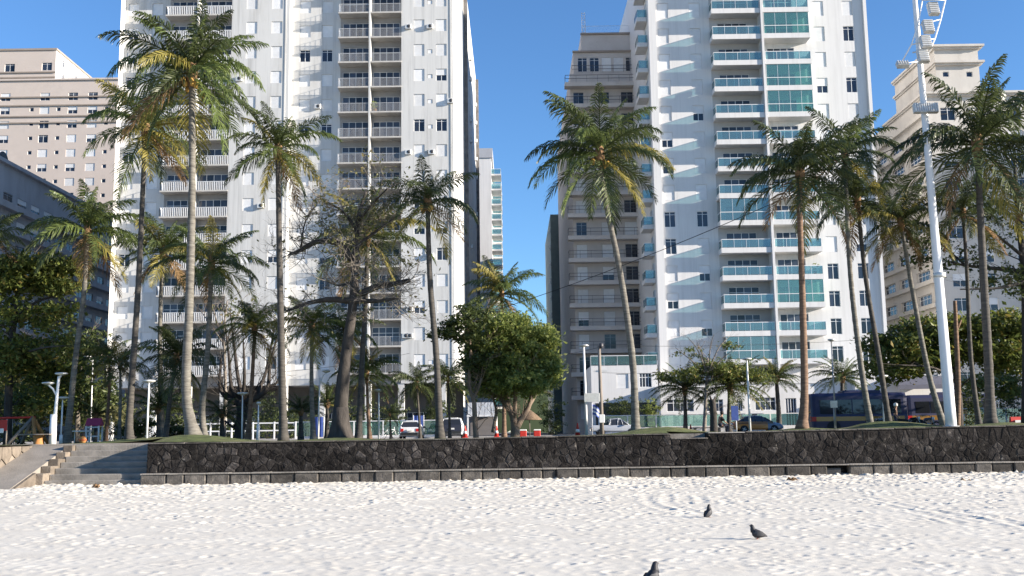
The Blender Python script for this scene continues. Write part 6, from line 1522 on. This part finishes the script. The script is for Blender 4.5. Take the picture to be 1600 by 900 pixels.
# ---- people
def skin_body(name, V, E_, Rr, mat, parent, sub=1):
    me = bpy.data.meshes.new(name); me.from_pydata(V, E_, []); me.materials.append(mat)
    o = bpy.data.objects.new(name, me); COL.objects.link(o); o.parent = parent
    o.modifiers.new('Skin', 'SKIN'); sk_ = me.skin_vertices[0].data
    for i, r in enumerate(Rr): sk_[i].radius = (r, r) if not isinstance(r, tuple) else r; sk_[i].use_root = (i == 0)
    o.modifiers.new('Sub', 'SUBSURF').levels = sub; o.modifiers['Sub'].render_levels = sub
    for p_ in me.polygons: p_.use_smooth = True
    o.modifiers['Skin'].use_smooth_shade = True
    return o
def person(label, loc, rz, pose, shirt, trousers, helmet=False):
    o = thing('person', label, 'person', loc, rz)
    if pose == 'stand': J = dict(pel=(0, 0, .95), wst=(0, 0, 1.10), chs=(.01, 0, 1.34), nk=(.02, 0, 1.50), hd=(.05, 0, 1.60), ht=(.04, 0, 1.74), hl=(0, .10, .92), kl=(.05, .11, .50), al=(.0, .11, .09), tl=(.17, .12, .04), hr=(0, -.10, .92), kr=(.02, -.12, .50), ar=(-.06, -.12, .09), tr=(.12, -.13, .04), sl=(0, .19, 1.42), el=(-.03, .25, 1.15), wl=(.12, .22, .95), fl=(.20, .2, .89), sr=(0, -.19, 1.42), er=(-.03, -.25, 1.15), wr=(.10, -.24, .93), fr=(.15, -.23, .84))
    else: J = dict(pel=(0, 0, .52), wst=(.01, 0, .68), chs=(.06, 0, .90), nk=(.11, 0, 1.07), hd=(.16, 0, 1.16), ht=(.16, 0, 1.30), hl=(.03, .10, .52), kl=(.44, .13, .52), al=(.46, .13, .09), tl=(.63, .14, .04), hr=(.03, -.10, .52), kr=(.46, -.12, .53), ar=(.38, -.12, .09), tr=(.54, -.13, .04), sl=(.06, .19, .98), el=(.16, .25, .74), wl=(.36, .18, .62), fl=(.44, .15, .58), sr=(.06, -.19, .98), er=(.18, -.25, .75), wr=(.38, -.16, .64), fr=(.46, -.12, .6))
    rad = dict(pel=(.15, .12), wst=(.13, .10), chs=(.165, .115), nk=.058, hd=.088, ht=.07, hl=.085, kl=.06, al=.042, tl=.035, hr=.085, kr=.06, ar=.042, tr=.035, sl=.06, el=.045, wl=.03, fl=.035, sr=.06, er=.045, wr=.03, fr=.035)
    ed = [('pel', 'wst'), ('wst', 'chs'), ('chs', 'nk'), ('nk', 'hd'), ('hd', 'ht'), ('pel', 'hl'), ('hl', 'kl'), ('kl', 'al'), ('al', 'tl'), ('pel', 'hr'), ('hr', 'kr'), ('kr', 'ar'), ('ar', 'tr'), ('chs', 'sl'), ('sl', 'el'), ('el', 'wl'), ('wl', 'fl'), ('chs', 'sr'), ('sr', 'er'), ('er', 'wr'), ('wr', 'fr')]
    K = list(J); idx = {k: i for i, k in enumerate(K)}
    skin_body('body', [J[k] for k in K], [(idx[a], idx[b_]) for a, b_ in ed], [rad[k] for k in K], M['skin_tone'], o, 2)
    def cloth(nm, keys, mat, g_):
        ii = {k: i for i, k in enumerate(keys)}; e2 = [(ii[a], ii[b_]) for a, b_ in ed if a in ii and b_ in ii]
        skin_body(nm, [J[k] for k in keys], e2, [tuple(q * g_ for q in rad[k]) if isinstance(rad[k], tuple) else rad[k] * g_ for k in keys], mat, o, 2)
    cloth('shirt', ['wst', 'chs', 'sl', 'el', 'sr', 'er'], M[shirt], 1.22); cloth('trousers', ['pel', 'wst', 'hl', 'kl', 'al', 'hr', 'kr', 'ar'], M[trousers], 1.2)
    h = Vector(J['hd']) + Vector((-.005, 0, .06))
    mb = MB(); mb.lathe([(.115 if helmet else .095, -.06), (.135 if helmet else .108, .02), (.12 if helmet else .098, .10), (.07, .15), (.02, .165)], 12, h); mb.build('helmet' if helmet else 'hair', M['lamp_white' if helmet else 'hair_dark'], o)
    for s_ in (-1, 1):
        mb = MB(); t_ = Vector(J['tl' if s_ > 0 else 'tr']); mb.bbox(t_.x - .2, t_.x + .08, t_.y - .05, t_.y + .05, .0, .09, .02); mb.build('shoe', M['cloth_black'], o)
    return o
gp_ = ground_at(1402, 64)
person('person in black with a white helmet standing beside the motorcycles', gp_, R(-30), 'stand', 'cloth_black', 'cloth_navy', True)
bp_ = ground_at(1126, 60)
person('person in dark clothes sitting on the bench left of the blue sign', bp_, R(15), 'sit', 'cloth_black', 'cloth_navy')
o = thing('bench', 'dark bench with the seated person, before the right fence', 'bench', bp_ + Vector((-.75, 0, 0)))
for y in (-.16, .02, .20):
    mb = MB(); mb.bbox(-.95, .95, y - .07, y + .07, .37, .42, .01); mb.build('slat', M['bark_dark'], o)
for x in (-.7, .7):
    mb = MB(); mb.box(x - .05, x + .05, -.2, .22, -.05, .368); mb.build('leg', M['dark_metal'], o)
# short dark tree stump trunk beside the bench (a young trunk with pruned top)
B = gb(1116, 59)
o = thing('tree_trunk', 'dark pruned tree trunk standing beside the bench', 'tree trunk', B)
mb = MB(); limb(mb, [(0, 0, 0), at(1115, 650, 59) - B, at(1113, 624, 59) - B], .24, .17, 9); mb.build('trunk', M['bark_dark'], o)
mb = MB(); mb.tube([at(1113, 630, 59) - B, at(1109, 618, 59) - B], [.08, .05], 6); mb.tube([at(1113, 630, 59) - B, at(1118, 620, 59) - B], [.08, .05], 6); mb.build('stub', M['bark_dark'], o)
B = gb(1497, 57)
o = thing('tree_trunk', 'reddish brown bare trunk just right of the floodlight mast', 'tree trunk', B)
mb = MB(); limb(mb, [(0, 0, 0), at(1497, 600, 57) - B, at(1494, 520, 57) - B, at(1492, 470, 57) - B], .17, .10, 9); mb.build('trunk', M['palm_trunk_brown'], o)
mb = MB(); mb.tube([at(1494, 520, 57) - B, at(1502, 500, 57) - B], [.06, .04], 6); mb.build('stub', M['palm_trunk_brown'], o)

# ---- cones
def cone(label, px, Y, s_=1.0, z0=None):
    o = thing('traffic_cone', label, 'traffic cone', ground_at(px, Y, z0), 0, 'traffic cones')
    mb = MB(); mb.bbox(-.19 * s_, .19 * s_, -.19 * s_, .19 * s_, 0, .04 * s_, .02); mb.build('base', M['red_plastic'], o)
    mb = MB(); mb.lathe([(.15 * s_, .04 * s_), (.035 * s_, .74 * s_), (.03 * s_, .76 * s_)], 12); mb.build('cone_body', M['red_plastic'], o)
    mb = MB(); mb.lathe([(.124 * s_, .25 * s_), (.092 * s_, .42 * s_)], 12); mb.build('white_band', M['lamp_white'], o)
cone('red cone by the garage canopy, left post', 727, 80, 1.2); cone('red cone by the garage canopy, right post', 776, 82, 1.2); cone('large red cone with white band beside the lane lamp post', 903, 64, 1.15); cone('small orange cone on the grass before the right fence', 1080, 62, .85)
# ---- parasol stall at the lane mouth
b0 = ground_at(828, 76); o = thing('parasol', 'thatched parasol right of the round tree stems', 'parasol', b0); o.scale = (.8, .8, .85)
mb = MB(); mb.tube([(0, 0, 0), (0, 0, 2.2)], .04, 8); mb.build('pole', M['wood_pole'], o)
mb = MB(); mb.lathe([(1.15, 1.45), (1.12, 1.52), (.6, 1.95), (.06, 2.35)], 14); mb.build('canopy', M['thatch'], o)
for i, (dx_, lab) in enumerate(((-.7, 'red cool box under the thatched parasol, left one'), (.75, 'red cool box under the thatched parasol, right one'))):
    o = thing('cool_box', lab, 'cool box', b0 + Vector((dx_ * .7, -.5, 0)), 0, 'red cool boxes'); o.scale = (.7, .7, .75)
    mb = MB(); mb.bbox(-.35, .35, -.25, .25, 0, .62, .05); mb.build('box', M['red_plastic'], o); mb = MB(); mb.bbox(-.37, .37, -.27, .27, .622, .74, .05); mb.build('lid', M['lamp_white'], o)

# ---- playground
b0 = ground_at(55, 56); o = thing('swing_frame', 'orange wooden swing frame with red top bar at the left', 'swing', b0)
zt = (at(52, 652, 56) - b0).z; xa = at(52, 652, 56).x - b0.x
for dx_, nm in ((.55, 0), (-1.2, 1)):
    for dy in (-.8, .8):
        mb = MB(); mb.tube([(xa + (.55 if dx_ > 0 else -1.0), dy, -.05), (xa, 0, zt)], .09, 8); mb.build('leg', M['wood_orange'], o) if dx_ > 0 else mb.build('leg', M['wood_pole'], o)
mb = MB(); mb.tube([(xa + .1, 0, zt), (xa - 3.0, 0, zt - .02)], .055, 8); mb.build('top_bar', M['red_plastic'], o)
for dy in (-.7, .7):
    mb = MB(); mb.tube([(xa - 3.0 + dy * .5, dy, -.05), (xa - 3.0, 0, zt)], .09, 8); mb.build('leg', M['wood_pole'], o)
for k in (-.9, -1.9):
    mb = MB(); mb.bbox(xa + k - .22, xa + k + .22, -.1, .1, .42, .46, .01); s_ = mb.build('swing_seat', M['rubber'], o); mb = MB()
    for q in (-.2, .2): mb.tube([(xa + k + q, 0, .46), (xa + k + q, 0, zt)], .012, 4)
    mb.build('chain', M['grey_metal'], s_)
b0 = ground_at(58, 52); o = thing('picnic_table', 'low wooden park table before the swing frame', 'table', b0)
for y in (-.3, 0, .3):
    mb = MB(); mb.bbox(-.8, .8, y - .13, y + .13, .48, .53, .01); mb.build('plank', M['wood_pole'], o)
mb = MB(); mb.lathe([(.30, 0), (.26, .05), (.2, .3), (.3, .475)], 10, (.1, 0, 0)); mb.build('pedestal', M['wood_orange'], o)
b0 = ground_at(-6, 54); o = thing('play_panel', 'red play panel with white lower board at the left picture edge', 'play panel', b0); o.scale = (.75, .75, .75)
mb = MB(); mb.bbox(-.6, .7, -.04, .04, 1.0, 1.75, .02); mb.build('panel', M['red_plastic'], o); mb = MB(); mb.bbox(-.4, .5, -.06, -.041, .85, 1.15, .01); mb.build('lower_board', M['lamp_white'], o)
for x in (-.55, .65):
    mb = MB(); mb.tube([(x, .06, -.05), (x, .06, 1.8)], .06, 8); mb.build('post', M['wood_pole'], o)
b0 = ground_at(146, 58); o = thing('playhouse', 'small playhouse with pink roof and white posts by the small palms', 'playhouse', b0); o.scale = (.62, .62, .72)
for x in (-.55, .6):
    for y in (-.4, .4):
        mb = MB(); mb.box(x - .06, x + .06, y - .06, y + .06, -.05, 1.4); mb.build('post', M['white_metal'], o)
mb = MB(); mb.loft([[(-.65, -.5, 1.4), (-.65, 0, 2.0), (-.65, .5, 1.4)], [(.7, -.5, 1.4), (.7, 0, 2.0), (.7, .5, 1.4)]]); mb.build('roof', M['pink_plastic'], o)
mb = MB(); mb.box(-.48, .53, -.42, -.38, .55, .64); mb.box(-.48, .53, -.42, -.38, 1.25, 1.34); mb.build('rail', M['white_metal'], o)
b0 = ground_at(127, 57); o = thing('garden_table', 'small white table left of the pink roofed playhouse', 'table', b0)
mb = MB(); mb.bbox(-.55, .45, -.3, .3, .68, .74, .02); mb.build('table_top', M['lamp_white'], o)
for x in (-.48, .38):
    for y in (-.24, .24):
        mb = MB(); mb.tube([(x, y, -.03), (x, y, .68)], .025, 6); mb.build('leg', M['lamp_white'], o)
b0 = ground_at(129, 53); o = thing('toy_ball', 'orange ball on the grass under the white table', 'ball', b0)
mb = MB(); mb.lathe([(.02, 0), (.14, .05), (.2, .2), (.14, .34), (.02, .4)], 12); mb.build('shell', M['wood_orange'], o)
mb = MB(); mb.lathe([(.202, .18), (.203, .2), (.202, .22)], 12); mb.build('seam', M['red_plastic'], o)
b0 = ground_at(1600, 60); o = thing('road_barrier', 'red and white plastic barrier at the right edge behind the wall', 'barrier', b0)
mb = MB(); mb.loft([[(x, -.25, 0), (x, -.08, .75), (x, .08, .75), (x, .25, 0)] for x in (-.7, .7)]); mb.build('body', M['red_plastic'], o); mb = MB(); mb.box(-.5, .5, -.20, -.13, .42, .56); mb.build('white_band', M['lamp_white'], o)

# ---- pigeons
def pigeon(label, px, py, face, pitch, s_=1.0):
    x, y = gpt(px, py); j = min(np.searchsorted(ys, y), NY - 1); i = int((x / hw[j] + 1) / 2 * (NX - 1)); z = gh[j, i]
    o = thing('pigeon', label, 'pigeon', (x, y, z), face, 'dark pigeons on the sand')
    ca, sa = math.cos(pitch), math.sin(pitch); H = .088
    def pt(a, b_, c): return (a * ca - c * sa, b_, H + a * sa + c * ca)
    def rings(pr, dz=0): return [[pt(a, w_ * math.cos(t), zc + h_ * math.sin(t)) for t in np.linspace(0, 2 * math.pi, 11)[:-1]] for a, w_, h_, zc in pr]
    mb = MB(); mb.loft(rings([(-.165, .032, .008, -.004), (-.13, .036, .014, -.002), (-.085, .052, .040, .0), (-.03, .074, .068, .0), (.03, .080, .076, .0), (.075, .064, .066, .012), (.100, .036, .044, .035)]), sm=True)
    nk = [(.080, .036, .040, .035)]; v0 = Vector((.088, 0, .045))
    pts = [Vector(pt(.07, 0, .02)), Vector(pt(.095, 0, .06)), Vector(pt(.10, 0, .06)) + Vector((.0, 0, .03)), Vector(pt(.10, 0, .06)) + Vector((.012, 0, .055)), Vector(pt(.10, 0, .06)) + Vector((.02, 0, .075))]
    mb.tube(pts, [.054, .044, .034, .031, .010], 10); mb.build('body', M['feather_dark'], o)
    hd = pts[3]; bk = MB(); bk.tube([hd + Vector((.018, 0, .0)), hd + Vector((.036, 0, -.003)), hd + Vector((.048, 0, -.008))], [.009, .006, .001], 6); bk.build('beak', M['beak'], o)
    for sg in (-1, 1):
        w_ = MB(); w_.loft([[pt(a, sg * (b_ + .007 * k), c) for k, c in ((0, cz + hh), (1, cz), (0, cz - hh * .8))] for a, b_, cz, hh in ((.06, .066, .01, .02), (.0, .079, .012, .050), (-.08, .055, .012, .038), (-.155, .016, .008, .008))], closed=False, sm=True); w_.build('wing', M['feather_grey'], o)
        l_ = MB(); l_.tube([(.005, sg * .028, H - .03), (.0, sg * .028, .008)], [.012, .006], 5)
        for a in (-.5, 0, .5): l_.tube([(0, sg * .028, .008), (.035 * math.cos(a), sg * .028 + .035 * math.sin(a), .004)], .004, 4)
        l_.build('leg', M['foot_red'], o)
    o.scale = (s_, s_, s_)
pigeon('upright dark pigeon, farthest of the three on the sand', 1107, 808, R(25), R(50), 1.0)
pigeon('dark pigeon crouching on the sand facing left, the middle one', 1184, 842, R(172), R(14), 1.02)
pigeon('nearest dark pigeon at the bottom edge of the sand', 1018, 916, R(20), R(34), 1.08)
# ---- debris on the sand
for px, py, lab, sd_ in ((1238, 752, 'brown dry husk on the sand by the wall footing', 1), (1510, 756, 'dark clump of dry weed on the sand at the right', 2), (152, 763, 'small dark twig clump on the sand below the steps', 3)):
    x, y = gpt(px, py); j = min(np.searchsorted(ys, y), NY - 1); i = int((x / hw[j] + 1) / 2 * (NX - 1)); r_ = random.Random(sd_)
    mb = MB()
    for k in range(9):
        a = r_.uniform(0, 6.28); mb.tube([(r_.uniform(-.05, .05), r_.uniform(-.05, .05), .02), (math.cos(a) * .12, math.sin(a) * .12, .06 + r_.uniform(0, .08)), (math.cos(a) * .22, math.sin(a) * .2, .02)], [.03, .035, .008], 5)
    o = mb.build('dry_husk', M['fibre'], None, (x, y, gh[j, i])); tag(o, lab, 'debris', 'beach debris')

# ---- things on balconies
def balcony_chair(label, p, rz):
    o = thing('balcony_chair', label, 'chair', p, rz, 'balcony chairs')
    mb = MB(); mb.bbox(-.28, .28, -.26, .26, .36, .44, .03); mb.build('seat', M['dark_metal'], o)
    mb = MB(); mb.loft([[(-.26, .24, .42), (.26, .24, .42), (.26, .30, .42), (-.26, .30, .42)], [(-.26, .36, .92), (.26, .36, .92), (.26, .42, .92), (-.26, .42, .92)]]); mb.build('backrest', M['dark_metal'], o)
    for x in (-.24, .24):
        for y in (-.22, .22):
            mb = MB(); mb.tube([(x, y, 0), (x, y, .37)], .02, 5); mb.build('leg', M['dark_metal'], o)
zc_ = rz_(10) + .61
balcony_chair('dark chair at the left end of a teal glass balcony on the right tower', Vector((A0 + .7, RY + .6, zc_)), R(60))
balcony_chair('dark chair at the right end of a teal glass balcony on the right tower', Vector((A1 - .9, RY + .6, zc_)), R(-70))
def pot_plant(label, p, mat, seed, s_=1.0):
    o = thing('potted_plant', label, 'potted plant', p, 0, 'potted plants on balconies')
    mb = MB(); mb.lathe([(.14 * s_, 0), (.2 * s_, .32 * s_), (.21 * s_, .34 * s_)], 10); mb.build('pot', M['fibre'], o)
    link('foliage', leaf_mesh('foliage', clump_points([((0, 0, .75 * s_), (.4 * s_, .3 * s_, .4 * s_), 1)], 14, 10, seed, .08), .09, mat, seed), o)
pot_plant('reddish plant on a barred balcony of the left tower above the bare tree', Vector((lx(474, 280) + 5.2, LY + .5, slabz(7) + .2)), 'frond_dead', 1, 1.2)
pot_plant('green plant on a barred balcony of the left tower, right bay', Vector((b2m + .6, LY + .5, slabz(10) + .2)), 'leaf_fresh', 2, 1.2)
pot_plant('green plant on a white picket balcony of the left tower', Vector((b1b - .8, LY + .5, slabz(8) + .2)), 'leaf_fresh', 3, 1.2)
pot_plant('green plant at the end of a teal balcony low on the right tower', Vector((B1 - .8, RY + .5, rz_(3) + .61)), 'leaf_fresh', 4, 1.2)
